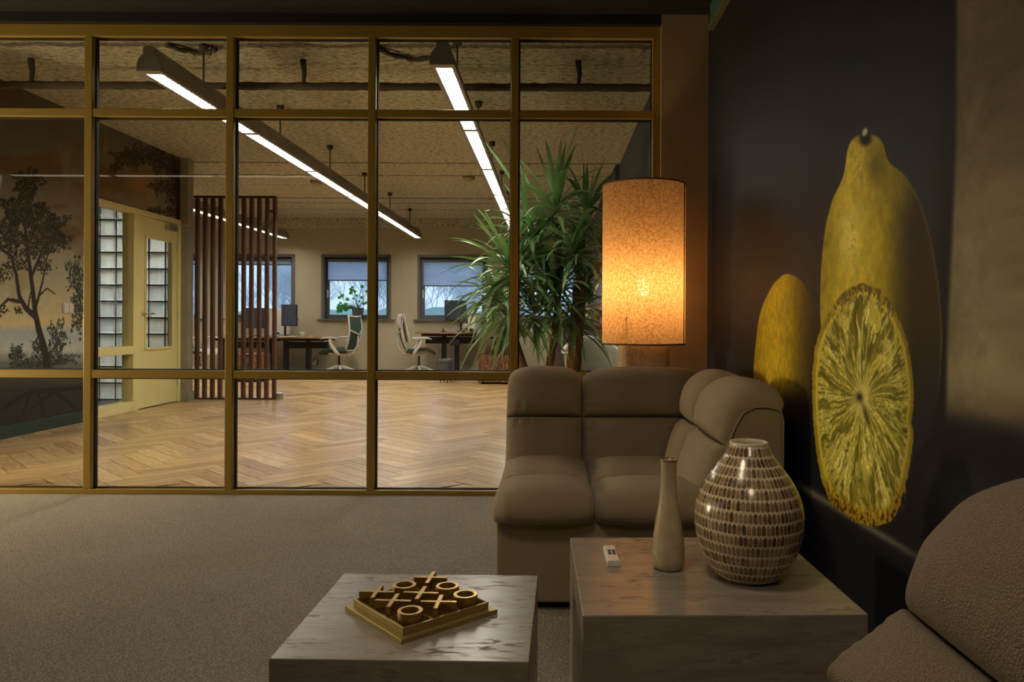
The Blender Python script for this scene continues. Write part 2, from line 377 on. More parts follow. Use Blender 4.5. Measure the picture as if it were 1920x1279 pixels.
# windows
M_wframe = mat('grey_window_frame', (.10, .105, .12), .5, var=.05)
M_casing = mat('greige_casing', (.115, .108, .095), .6, var=.05)
def m_blind(name, col, tr):
    m = mat(name, col, .9, var=.05, nscale=60, stretch=(.1, 1, 3), trans=(.75, tr))
    return m
M_blind = m_blind('pleated_blind', (.30, .32, .38), (.80, .86, 1.0))
def window(i, x0, x1, drop, cord=False):
    t = thing('window_%d' % i, '', 'window', ((x0 + x1) / 2, YB, WZ0)); del t['label']; del t['category']; struct(t)
    b = MB()                                                       # casing on the wall face
    for q in ((x0 - .03, x0 + .02, WZ0, WZ1 + .03), (x1 - .02, x1 + .03, WZ0, WZ1 + .03)): b.box(q[0], q[1], YB - .02, YB + .12, q[2], q[3])
    b.box(x0 - .03, x1 + .03, YB - .02, YB + .12, WZ1 - .02, WZ1 + .03); b.build('casing', M_casing, t, .004, world=True)
    b = MB(); b.box(x0 - .1, x1 + .1, YB - .07, YB + .16, WZ0 - .035, WZ0); b.build('window_sill', M_casing, t, .005, world=True)
    b = MB(); y0, y1 = YB + .12, YB + .18; f = .085
    b.box(x0, x0 + f, y0, y1, WZ0, WZ1); b.box(x1 - f, x1, y0, y1, WZ0, WZ1); b.box(x0 + f, x1 - f, y0, y1, WZ1 - f, WZ1); b.box(x0 + f, x1 - f, y0, y1, WZ0, WZ0 + f)
    b.build('sash', M_wframe, t, .004, world=True, fix=False)
    b = MB(); b.box(x0 + f - .01, x1 - f + .01, y0 + .025, y0 + .035, WZ0 + f - .01, WZ1 - f + .01); b.build('glass_pane', M_glass, t, world=True)
    b = MB(); b.box(x0 + .05, x0 + .075, y0 - .04, y0 - .02, WZ0 + .42, WZ0 + .58); b.box(x0 + .052, x0 + .073, y0 - .03, y0 + .01, WZ0 + .46, WZ0 + .50); b.build('window_handle', M_white, t, .003, world=True)
    # pleated blind with head rail and bottom rail
    b = MB(); b.box(x0 + .06, x1 - .06, y0 - .055, y0 - .015, WZ1 - .10, WZ1 - .06); b.build('head_rail', M_casing, t, world=True)
    zt, zb = WZ1 - .10, WZ1 - .10 - drop; n = max(2, int(drop / .02)); rows = []
    for k in range(2 * n + 1):
        z = zt + (zb - zt) * k / (2 * n); yy = y0 - .035 + (.008 if k % 2 else -.008); rows.append([(x0 + .07, yy, z), (x1 - .07, yy, z)])
    b = MB(); b.grid(rows, False); b.build('pleated_blind', M_blind, t, world=True, fix=False)
    b = MB(); b.box(x0 + .065, x1 - .065, y0 - .05, y0 - .02, zb - .02, zb); b.build('blind_rail', M_casing, t, world=True)
for i, (q, d) in enumerate(zip(WX, (.06, .06, .36, .46, .5))): window(i + 1, q[0], q[1], d)

# column at the right end of the partition, and mural wall return
b = MB(); b.box(.613, XW, YP - .06, YP + .1, 0, 3.0); struct(b.build('wall_column', M_taupe))

# ------------------------------------------------------------------ painted wall helper
def polar_shape(px, py, cx, cy, pts, asp=1.0):
    """pts: outline (px). returns rho (0 centre..1 edge) and angle, for a star shaped outline"""
    D = []; n_ = len(pts)
    for i in range(n_):
        p0, p1, p2, p3 = pts[i - 1], pts[i], pts[(i + 1) % n_], pts[(i + 2) % n_]
        for k in range(8):
            t = k / 8; D.append(tuple(.5 * (2 * p1[c] + (p2[c] - p0[c]) * t + (2 * p0[c] - 5 * p1[c] + 4 * p2[c] - p3[c]) * t * t + (3 * p1[c] - p0[c] - 3 * p2[c] + p3[c]) * t ** 3) for c in (0, 1)))
    pts = D
    A = np.array([(math.atan2((y - cy) / asp, x - cx), math.hypot(x - cx, (y - cy) / asp)) for x, y in pts])
    A = A[np.argsort(A[:, 0])]; a = np.concatenate([A[-1:, 0] - 2 * PI, A[:, 0], A[:1, 0] + 2 * PI]); r = np.concatenate([A[-1:, 1], A[:, 1], A[:1, 1]])
    th = np.arctan2((py - cy) / asp, px - cx); rr = np.hypot(px - cx, (py - cy) / asp)
    g = np.linspace(-PI, PI, 1441); rg = np.interp(g, a, r); ker = np.exp(-np.linspace(-2, 2, 9) ** 2); ker /= ker.sum()
    rg = np.convolve(np.concatenate([rg[-9:-1], rg, rg[1:9]]), ker, 'same')[8:-8]; R = np.interp(th, g, rg); return rr / R, th, R
def ss(a, b, x):
    t = np.clip((x - a) / (b - a), 0, 1); return t * t * (3 - 2 * t)
def vnoise(x, y, seed=0, oct=4):
    out = np.zeros_like(x); amp = 1; tot = 0
    rs = np.random.RandomState(seed)
    for o in range(oct):
        T = rs.rand(64, 64); xi = np.floor(x).astype(int); yi = np.floor(y).astype(int); fx = x - xi; fy = y - yi
        fx = fx * fx * (3 - 2 * fx); fy = fy * fy * (3 - 2 * fy)
        g = lambda i, j: T[(xi + i) % 64, (yi + j) % 64]
        out += amp * ((g(0, 0) * (1 - fx) + g(1, 0) * fx) * (1 - fy) + (g(0, 1) * (1 - fx) + g(1, 1) * fx) * fy)
        tot += amp; amp *= .5; x = x * 2.03 + 7; y = y * 2.03 + 3
    return out / tot
def srgb2lin(a):
    a = np.clip(a, 0, 255) / 255.; return np.where(a <= .04045, a / 12.92, ((a + .055) / 1.055) ** 2.4)
def painted_wall(name, X, ys, zs, colour, material, flip=False):
    """wall in the plane x = X, vertices at ys (depth) by zs (height), colour(Y,Z)->sRGB array"""
    Yg, Zg = np.meshgrid(ys, zs, indexing='ij'); ny, nz = Yg.shape
    co = np.stack([np.full(Yg.shape, X), Yg, Zg], -1).reshape(-1, 3).astype('f')
    idx = np.arange(ny * nz).reshape(ny, nz)
    q = np.stack([idx[:-1, :-1], idx[1:, :-1], idx[1:, 1:], idx[:-1, 1:]], -1).reshape(-1, 4)
    if flip: q = q[:, ::-1]
    me = bpy.data.meshes.new(name); me.vertices.add(len(co)); me.vertices.foreach_set('co', co.ravel())
    me.loops.add(q.size); me.loops.foreach_set('vertex_index', q.ravel().astype('i'))
    me.polygons.add(len(q)); me.polygons.foreach_set('loop_start', np.arange(0, q.size, 4, dtype='i')); me.update(calc_edges=True)
    col = colour(Yg, Zg); a = me.color_attributes.new('print', 'FLOAT_COLOR', 'POINT')
    arr = np.ones((ny * nz, 4), 'f'); arr[:, :3] = col.reshape(-1, 3); a.data.foreach_set('color', arr.ravel())
    me.materials.append(material); o = bpy.data.objects.new(name, me); C.objects.link(o); return o

# ------------------------------------------------------------------ lemon mural (right wall of the lounge)
K_RIGHT = 2.0
def lemon_print(Y, Z):
    px = CX + F_PX * XW / Y; py = CY - F_PX * (Z - 1) / Y
    n1 = vnoise(Y * 3, Z * 3, 1); n2 = vnoise(Y * 40, Z * 40, 2, 3); n3 = vnoise(Y * 120, Z * 120, 3, 2); n4 = vnoise(Y * 9, Z * 9, 5)
    def C3(r, g, b): return np.stack([np.full(px.shape, float(r)), np.full(px.shape, float(g)), np.full(px.shape, float(b))], -1)
    def mix(a, b, t): return a * (1 - t[..., None]) + b * t[..., None]
    col = mix(C3(21, 20, 19), C3(31, 33, 38), ss(0, 300, py) * (1 - ss(560, 800, py)))
    col = mix(col, C3(26, 24, 22), ss(.4, .7, n1) * .5)
    # pale stone backdrop on the right part of the print
    edge = 1788 - ss(200, 760, py) * 16
    st = ss(-5, 8, px - edge)
    low = 765 + (px - 1775) * .28
    stone = mix(C3(70, 62, 50), C3(98, 92, 72), ss(150, 600, py) * (1 - ss(690, 800, py)))
    stone = stone * (.72 + .5 * n4[..., None]) * (.93 + .14 * n2[..., None])
    col = mix(col, stone, st * (1 - ss(-25, 45, py - low)))
    col = mix(col, C3(20, 19, 17), ss(-50, -5, px - edge) * (1 - st) * .8)
    # dark table the fruit stands on
    tab = ss(-10, 60, py - (740 + (px - 1480) * .10))
    col = mix(col, C3(15, 14, 20), tab)
    col = mix(col, C3(40, 41, 38), tab * ss(1690, 1850, px) * (1 - ss(0, 110, np.abs(py - (900 + (px - 1700) * .45)))) * .9)
    e = py - (908 + (px - 1500) * .60)                              # bright edge of the table
    col = mix(col, C3(78, 74, 66), np.exp(-(e / 8) ** 2) * ss(1480, 1520, px) * (1 - ss(1620, 1800, px) * .75))
    col = mix(col, C3(9, 8, 16), ss(8, 40, e))
    # tall lemon
    P = [(1621, 249), (1608, 250), (1598, 256), (1590, 268), (1586, 285), (1581, 320), (1572, 345), (1560, 370), (1547, 420), (1540, 480), (1537, 550), (1539, 620), (1546, 700), (1560, 780), (1600, 860), (1660, 890), (1710, 860),
         (1740, 820), (1760, 740), (1767, 640), (1762, 550), (1752, 480), (1740, 425), (1720, 365), (1695, 325), (1668, 302), (1659, 285), (1656, 268), (1647, 255), (1634, 249)]
    rho, th, R = polar_shape(px, py, 1650, 560, P)
    m = 1 - ss(.985, 1.005, rho)
    u = (px - 1545) / 210.; lit = np.exp(-((u - .22 - .05 * np.sin(py / 60)) / .30) ** 2)
    lit = lit * (1 - .25 * ss(300, 250, py)); shade = ss(.50, .82, u + .05 * (n1 - .5) - .12 * (ss(420, 330, py)))
    lem = mix(C3(92, 82, 16), C3(158, 144, 42), lit) * (.84 + .30 * n2[..., None])
    spec = ss(.53, .66, n3) * np.exp(-(((px - 1596) / 26) ** 2 + ((py - 450) / 70) ** 2)) * .8 + .55 * np.exp(-(((px - 1594) / 17) ** 2 + ((py - 440) / 48) ** 2))
    spec += .5 * ss(.5, .62, n3) * np.exp(-(((px - 1608) / 14) ** 2 + ((py - 300) / 40) ** 2))
    lem = mix(lem, C3(196, 184, 112), np.clip(spec, 0, .85)); lem = mix(lem, C3(96, 84, 20), (n3 > .60) * np.exp(-(((px - 1600) / 26) ** 2 + ((py - 455) / 75) ** 2)) * .5)
    lem = mix(lem, C3(33, 29, 20), shade * .93); lem = mix(lem, C3(24, 24, 26), shade * ss(600, 800, py))
    rim = ss(.955, .985, rho) * ss(1690, 1720, px) * (1 - ss(620, 780, py)); lem = mix(lem, C3(80, 72, 38), rim * .6)
    neck = np.exp(-(((px - 1640) / 16) ** 2 + ((py - 310) / 26) ** 2)); lem = mix(lem, C3(44, 38, 14), neck * .55)
    col = mix(col, lem, m)
    tip = np.exp(-(((px - 1621) / 12) ** 2 + ((py - 258) / 13) ** 2) ** 2); col = mix(col, C3(16, 15, 10), tip)
    t2 = np.exp(-(((px - 1619 - (250 - py) * .2) / 5) ** 2 + ((py - 245) / 8) ** 2) ** 2); col = mix(col, C3(150, 146, 122), t2)
    # small lemon behind
    P = [(1475, 511), (1460, 520), (1445, 538), (1425, 585), (1417, 640), (1413, 700), (1418, 760), (1440, 800), (1480, 800), (1520, 780), (1545, 700), (1541, 640), (1535, 595), (1520, 555), (1500, 522)]
    rho, th, R = polar_shape(px, py, 1478, 650, P); m = 1 - ss(.98, 1.01, rho)
    u = (px - 1415) / 125.; l2 = np.exp(-((u - .28) / .32) ** 2)
    le = mix(C3(92, 76, 12), C3(164, 142, 28), l2) * (.82 + .36 * n2[..., None]); le = mix(le, C3(30, 26, 18), ss(.5, .95, u) * .85)
    le = mix(le, C3(16, 14, 18), ss(700, 775, py + 30 * (n4 - .5)) * .92)
    col = mix(col, le, m * (px < 1545) * (1 - (polar_shape(px, py, 1650, 560, [(1620, 239), (1587, 280), (1581, 320), (1560, 370), (1547, 420), (1540, 480), (1537, 550), (1540, 620), (1560, 760), (1600, 860), (1660, 890), (1710, 860), (1767, 640), (1740, 425), (1695, 325), (1646, 254)])[0] < 1)))
    # cut lemon slice in front
    P = [(1623, 529), (1600, 533), (1575, 552), (1550, 590), (1533, 630), (1524, 680), (1523, 744), (1526, 800), (1534, 865), (1545, 910), (1562, 945), (1582, 962), (1604, 975), (1620, 982), (1635, 986), (1655, 984),
         (1674, 975), (1688, 950), (1697, 915), (1708, 865), (1714, 817), (1711, 790), (1715, 744), (1711, 690), (1702, 640), (1688, 600), (1671, 567), (1648, 540)]
    rho, th, R = polar_shape(px, py, 1617, 744, P)
    rho = rho * (1 + .035 * (vnoise(th * 22 + 50, rho * 2, 9, 3) - .5) * ss(.8, 1, rho))
    m = 1 - ss(.985, 1.0, rho)
    wx = vnoise(Y * 14, Z * 14, 31, 3) - .5; wy = vnoise(Y * 14 + 9, Z * 14 + 5, 32, 3) - .5
    f1 = vnoise(th * 13 + 50 + 3.0 * wx + .8 * np.sin(rho * 6), rho * 2.6 + 2 * wy, 12, 2)
    f2 = vnoise(th * 30 + 90 + 3.5 * wx, rho * 5 + 2.5 * wy, 13, 2); f3 = vnoise(th * 52 + 90 + 4 * wy, rho * 7, 14, 2)
    pulp = mix(C3(82, 78, 22), C3(134, 128, 50), ss(.35, .65, f1)); pulp = mix(pulp, C3(58, 56, 16), ss(.56, .70, f2) * .7)
    pulp = mix(pulp, C3(174, 168, 102), ss(.58, .72, f3) * (.30 + .45 * ss(.4, .6, n4))); pulp = mix(pulp, C3(196, 190, 140), ss(.62, .68, n3) * ss(.50, .62, f1) * .45)
    seg = np.abs((((th + .10 * np.sin(th * 3 + 1)) / (2 * PI) * 10 + .9 * wx) % 1) - .5) * 2; pulp = mix(pulp, C3(164, 156, 88), ss(.90, 1.0, seg) * ss(.02, .2, rho) * .6)
    pulp = mix(pulp, C3(176, 168, 104), np.exp(-((rho + .10 * (f1 - .5)) / .15) ** 2) * .9)
    pulp = mix(pulp, C3(38, 34, 14), np.exp(-(((px - 1612) / 7) ** 2 + ((py - 742) / 10) ** 2)) + .8 * np.exp(-(((px - 1625 - (py - 775) * .3) / 5) ** 2 + ((py - 775) / 22) ** 2)))
    pulp = mix(pulp, C3(150, 136, 50), ss(.86, .90, rho)); pulp = mix(pulp, C3(112, 100, 22), ss(.91, .95, rho) * (.5 + n2))
    rind = ss(.80, .95, rho + .12 * (n2 - .5)); top = ss(640, 560, py) * rind; bot = ss(880, 950, py) * rind
    pulp = mix(pulp, C3(64, 56, 32), top * ss(.35, .6, n3)); pulp = mix(pulp, C3(116, 92, 14), bot); pulp = mix(pulp, C3(44, 34, 8), bot * ss(.45, .65, n3))
    pulp = pulp * (1 - .22 * ss(1650, 1715, px)[..., None])
    col = mix(col, np.clip(pulp * 1.1, 0, 235), m)
    col = mix(col, C3(120, 112, 46), np.exp(-(((px - (1706 - (py - 850) * .13)) / 4) ** 2)) * ss(800, 830, py) * (1 - ss(930, 960, py)) * (n2 > .5) * .7)
    return srgb2lin(col) * K_RIGHT
ys = np.concatenate([np.arange(-2.2, 1.5, .1), np.arange(1.5, 1.75, .006), np.arange(1.75, 2.65, .0028), np.arange(2.65, 3.35, .006), np.arange(3.35, YP + .04, .04)])
zs = np.concatenate([np.arange(-.02, .25, .04), np.arange(.25, .36, .008), np.arange(.36, 1.66, .0032), np.arange(1.66, 2.76, .04)])
M_print = m_attr('satin_wallpaper_print', 'print', .58, .05, .10, 90, .16)
o = painted_wall('wall_right', XW, ys, zs, lemon_print, M_print, flip=True); struct(o)
b = MB(); b.box(XW + .002, XW + .1, -2.2, YP - .06, -.05, 2.8); struct(b.build('wall_right_core', M_black))
# green hanging rail panel above the mural
t = thing('trim_3', '', '', (XW, 2.6, 2.6)); del t['label']; del t['category']; struct(t)
b = MB(); b.box(XW - .02, XW - .001, 1.5, 4.1, 2.625, 2.739); b.build('green_board', mat('green_board', (.03, .10, .07), .5), t, world=True)
b = MB(); b.box(XW - .03, XW - .001, 1.5, 4.1, 2.598, 2.610); b.box(XW - .03, XW - .001, 1.5, 4.1, 2.617, 2.627); b.build('moulding', mat('sage_moulding', (.10, .11, .06), .5), t, world=True)

# ------------------------------------------------------------------ landscape mural (left wall of the office)
K_LEFT = 2.1
def landscape_print(Y, Z):
    px = CX + F_PX * XL / Y; py = CY - F_PX * (Z - 1) / Y
    n1 = vnoise(px / 90 + 20, py / 45 + 9, 21); n2 = vnoise(Y * 30, Z * 30, 22, 3); n3 = vnoise(px / 40 + 20, py / 90 + 9, 23)
    def C3(r, g, b): return np.stack([np.full(px.shape, float(r)), np.full(px.shape, float(g)), np.full(px.shape, float(b))], -1)
    def mix(a, b, t): return a * (1 - t[..., None]) + b * t[..., None]
    yy = py + (px / 360) * 0
    stops = [(150, (56, 50, 38)), (260, (70, 66, 56)), (380, (88, 82, 68)), (470, (108, 102, 84)), (560, (128, 120, 94)), (612, (146, 132, 96)), (626, (118, 122, 120)), (660, (128, 132, 122)), (700, (56, 56, 48)), (735, (36, 33, 27)), (830, (28, 25, 20))]
    col = np.stack([np.interp(yy, [s[0] for s in stops], [s[1][k] for s in stops]) for k in range(3)], -1)
    col = mix(col, C3(70, 52, 24), ss(.5, .75, n1) * (1 - ss(420, 560, py)) * .8)
    col = mix(col, C3(112, 96, 66), ss(.55, .8, n3) * ss(230, 330, py) * (1 - ss(560, 620, py)) * .5)
    col = mix(col, C3(132, 84, 36), np.exp(-(((px - 262) / 22) ** 2 + ((py - 345) / 26) ** 2)) * .5)
    col *= (.95 + .1 * n2[..., None])
    return col
def landscape_trees(ys, zs):
    Yg, Zg = np.meshgrid(ys, zs, indexing='ij'); col = landscape_print(Yg, Zg)
    y0, dy = ys[0], ys[1] - ys[0]; z0, dz = zs[0], zs[1] - zs[0]
    r = random.Random(5)
    def w(px, py):
        Y = F_PX * -XL / (CX - px); return Y, 1 + (CY - py) * Y / F_PX
    def stamp(Y, Z, ra, rb, ang, c, a=1.0):
        R = max(ra, rb); i0 = max(0, int((Y - R - y0) / dy)); i1 = min(len(ys), int((Y + R - y0) / dy) + 2); j0 = max(0, int((Z - R - z0) / dz)); j1 = min(len(zs), int((Z + R - z0) / dz) + 2)
        if i1 <= i0 or j1 <= j0: return
        A = ys[i0:i1, None] - Y; B = zs[None, j0:j1] - Z; ca, sa = math.cos(ang), math.sin(ang)
        mk = (((A * ca + B * sa) / ra) ** 2 + ((-A * sa + B * ca) / rb) ** 2) < 1
        col[i0:i1, j0:j1][mk] = col[i0:i1, j0:j1][mk] * (1 - a) + np.array(c) * a
    def limb(pts, w0, w1, c):
        w0, w1 = w0 * .62, w1 * .55; W = [w(*p) for p in pts]; n = 60 * (len(W) - 1)
        for k in range(n + 1):
            t = k / n * (len(W) - 1); i = min(int(t), len(W) - 2); f = t - i
            Y = W[i][0] * (1 - f) + W[i + 1][0] * f; Z = W[i][1] * (1 - f) + W[i + 1][1] * f; rr = w0 + (w1 - w0) * k / n
            stamp(Y, Z, rr, rr, 0, c)
    def crown(cx, cy, rx, ry, n, cols, size=.018):
        size *= .62; n = int(n * 1.15)
        for _ in range(n):
            a = r.uniform(0, 2 * PI); q = math.sqrt(r.random()); lump = .8 + .25 * math.sin(a * 5 + cx) + .12 * math.sin(a * 11)
            Y, Z = w(cx + rx * q * lump * math.cos(a), cy + ry * q * lump * math.sin(a)); c = r.choice(cols); k = r.uniform(.8, 1.2)
            stamp(Y, Z, size * r.uniform(.6, 1.5), size * .5 * r.uniform(.6, 1.2), r.uniform(0, PI), [v * k for v in c])
    dk = [(26, 24, 14), (36, 33, 18), (54, 47, 25), (20, 18, 12)]; bl = [(30, 37, 32), (44, 52, 42), (22, 27, 25)]; br = (30, 23, 14)
    # far bushes over the water
    for cx, cy, rx, ry, n in ((32, 668, 16, 20, 160), (72, 655, 16, 24, 160), (108, 640, 22, 42, 420), (140, 520, 20, 42, 300), (146, 590, 15, 50, 300), (105, 678, 55, 16, 420), (60, 688, 60, 10, 240), (150, 560, 12, 60, 220)):
        crown(cx, cy, rx, ry, n, bl, .02)
    # main tree with two stems
    limb([(90, 700), (84, 660), (72, 620), (66, 590), (60, 540), (52, 480), (46, 430)], .075, .03, br)
    limb([(66, 598), (48, 582), (36, 560), (30, 520), (20, 485), (0, 470)], .05, .02, br)
    limb([(36, 570), (15, 566), (0, 580)], .03, .018, br); limb([(66, 590), (72, 560), (88, 545), (104, 556)], .02, .01, br); limb([(70, 570), (80, 530), (86, 500), (90, 470)], .025, .01, br)
    limb([(52, 585), (56, 560), (58, 550)], .02, .01, br); limb([(60, 520), (80, 470), (110, 440)], .025, .01, br)
    for cx, cy, rx, ry, n in ((52, 345, 34, 28, 480), (40, 400, 50, 42, 1300), (85, 425, 48, 36, 900), (20, 450, 30, 40, 600), (110, 455, 30, 22, 320), (70, 470, 40, 26, 480), (30, 500, 26, 16, 160), (82, 505, 22, 14, 120), (0, 520, 26, 18, 120), (0, 585, 16, 14, 60), (35, 585, 9, 8, 30)):
        crown(cx, cy, rx, ry, n, dk, .020)
    # trees along the right end, over the doorway
    limb([(332, 430), (334, 380), (328, 320), (322, 290)], .10, .06, (24, 17, 10)); limb([(330, 330), (300, 305), (262, 298)], .04, .015, (24, 17, 10))
    dk2 = [(24, 18, 10), (32, 24, 13), (40, 30, 15)]
    for cx, cy, rx, ry, n in ((235, 300, 32, 20, 420), (262, 295, 32, 26, 420), (300, 300, 34, 30, 800), (330, 330, 22, 40, 700), (300, 352, 26, 18, 260), (322, 370, 16, 20, 240), (290, 400, 18, 10, 160), (318, 400, 16, 12, 120), (214, 318, 14, 10, 90)):
        crown(cx, cy, rx, ry, n, dk2, .022)
    # foreground: mirrored table legs, painted into the print colour
    for p in (((0, 778), (30, 755), (58, 738)), ((45, 776), (56, 748), (60, 738)), ((82, 778), (78, 755), (70, 738)), ((60, 770), (90, 748), (110, 732)), ((150, 776), (125, 755), (98, 735)), ((58, 738), (100, 736), (156, 730))):
        limb(p, .03, .035, (24, 21, 17))
    return srgb2lin(col) * K_LEFT
DY0, DY1, DZ = 7.255, 9.12, 2.21      # glazed door frame opening in the left wall
ysl = np.arange(5.6, 9.125, .006); zsl = np.arange(.10, 2.98, .006)
LC = landscape_trees(ysl, zsl)
M_printL = m_attr('landscape_wallpaper_print', 'print', .6, .04, .05, 90, .3)
def landscape_mesh():
    ny, nz = len(ysl), len(zsl); Yg, Zg = np.meshgrid(ysl, zsl, indexing='ij')
    co = np.stack([np.full(Yg.shape, XL), Yg, Zg], -1).reshape(-1, 3).astype('f'); idx = np.arange(ny * nz).reshape(ny, nz)
    q = np.stack([idx[:-1, :-1], idx[1:, :-1], idx[1:, 1:], idx[:-1, 1:]], -1).reshape(-1, 4)
    yc = Yg[:-1, :-1].ravel(); zc = Zg[:-1, :-1].ravel(); q = q[~((yc > DY0) & (yc < DY1) & (zc < DZ))]
    me = bpy.data.meshes.new('wall_left_mural'); me.vertices.add(len(co)); me.vertices.foreach_set('co', co.ravel())
    me.loops.add(q.size); me.loops.foreach_set('vertex_index', q.ravel().astype('i')); me.polygons.add(len(q)); me.polygons.foreach_set('loop_start', np.arange(0, q.size, 4, dtype='i')); me.update(calc_edges=True)
    a = me.color_attributes.new('print', 'FLOAT_COLOR', 'POINT'); arr = np.ones((ny * nz, 4), 'f'); arr[:, :3] = LC.reshape(-1, 3); a.data.foreach_set('color', arr.ravel())
    me.materials.append(M_printL); o = bpy.data.objects.new('wall_left_mural', me); C.objects.link(o); struct(o)
landscape_mesh()
b = MB(); b.box(XL - .1, XL - .003, YP + .02, DY0, -.05, 3.1); b.box(XL - .1, XL - .003, DY0, DY1, DZ, 3.1); struct(b.build('wall_left', M_cream, fix=False))
b = MB(); b.box(XL - .12, XL + .10, DY1, DY1 + .14, 0, HC + .02); b.box(XL + .1, XL + .115, DY1 - .01, DY1 + .15, 0, .12); struct(b.build('trim_4', M_cream, bevel=.006, fix=False))
b = MB(); b.box(XL - .003, XL + .014, YP + .1, DY0, 0, .105); struct(b.build('baseboard_left', M_green, bevel=.004))
# corridor shell
b = MB(); b.box(-7.7, -7.6, 5.5, 9.3, -.05, 3.1); b.box(-7.6, XL - .1, 5.5, 5.6, -.05, 3.1); b.box(-7.6, -6.64, 9.12, 9.2, 0, 3.1); b.box(-6.64, XL - .1, 9.12, 9.2, 2.53, 3.1)
struct(b.build('wall_corridor', mat('grey_corridor_plaster', (.20, .21, .20), .8), fix=False))

# glass block wall at the end of the corridor
def block_wall():
    t = thing('wall_glass_blocks', '', '', (-5.6, 9.16, 0)); del t['label']; del t['category']; struct(t)
    mb = bpy.data.materials.new('glass_block'); mb.use_nodes = True; nt = mb.node_tree; nt.nodes.clear()
    out = _n(nt, 'ShaderNodeOutputMaterial'); tr = _n(nt, 'ShaderNodeBsdfTranslucent'); tp = _n(nt, 'ShaderNodeBsdfTransparent'); gl = _n(nt, 'ShaderNodeBsdfGlossy'); gl.inputs['Roughness'].default_value = .15
    no = _n(nt, 'ShaderNodeTexNoise'); no.inputs['Scale'].default_value = 4; r = _n(nt, 'ShaderNodeValToRGB')
    r.color_ramp.elements[0].color = (.66, .86, 1.0, 1); r.color_ramp.elements[0].position = .35; r.color_ramp.elements[1].color = (.86, 1.0, .97, 1); r.color_ramp.elements[1].position = .7
    nt.links.new(no.outputs['Fac'], r.inputs[0]); nt.links.new(r.outputs[0], tr.inputs[0]); tp.inputs[0].default_value = (.6, .7, .75, 1)
    m1 = _n(nt, 'ShaderNodeMixShader'); m1.inputs[0].default_value = .05; nt.links.new(tr.outputs[0], m1.inputs[1]); nt.links.new(tp.outputs[0], m1.inputs[2])
    m2 = _n(nt, 'ShaderNodeMixShader'); m2.inputs[0].default_value = .08; nt.links.new(m1.outputs[0], m2.inputs[1]); nt.links.new(gl.outputs[0], m2.inputs[2]); nt.links.new(m2.outputs[0], out.inputs[0])
    p = .2; xr = XL - .10; nb = 10; nh = 12; z0 = .02
    G = MB(); B = MB()
    # vertical joints seen at px 188, 218, 248, 280, 311
    xs0 = (188 - CX) / 153.0; xs = [xs0 + p * k for k in range(-5, 7)]
    for x in xs:
        if -6.64 < x < xr: G.box(x - .008, x + .008, 9.14, 9.18, 0, 2.53)
    for k in range(nh + 2):
        z = 1 + (CY - 752.5) / 153.0 + p * k
        if z > 2.53: break
        G.box(-6.64, xr, 9.142, 9.178, max(z, 0.0) - .008 * (z > .01), max(z, 0) + .008)
    for x in xs[:-1]:
        for k in range(nh + 1):
            z = 1 + (CY - 752.5) / 153.0 + p * k
            if z + p > 2.6: continue
            a, c = max(x + .008, -6.64), min(x + p - .008, xr)
            if c - a < .02: continue
            rr = .02                                                           # inner bevel ring that catches light
            B.add([(a, 9.135, z + .008), (c, 9.135, z + .008), (c, 9.135, z + p - .008), (a, 9.135, z + p - .008), (a + rr, 9.125, z + .008 + rr), (c - rr, 9.125, z + .008 + rr), (c - rr, 9.125, z + p - .008 - rr), (a + rr, 9.125, z + p - .008 - rr)], [(0, 1, 5, 4), (1, 2, 6, 5), (2, 3, 7, 6), (3, 0, 4, 7), (4, 5, 6, 7)])
    G.build('grout', mat('dark_grout', (.02, .022, .022), .8), t, world=True, fix=False)
    B.build('glass_blocks', mb, t, world=True, fix=False)
block_wall()

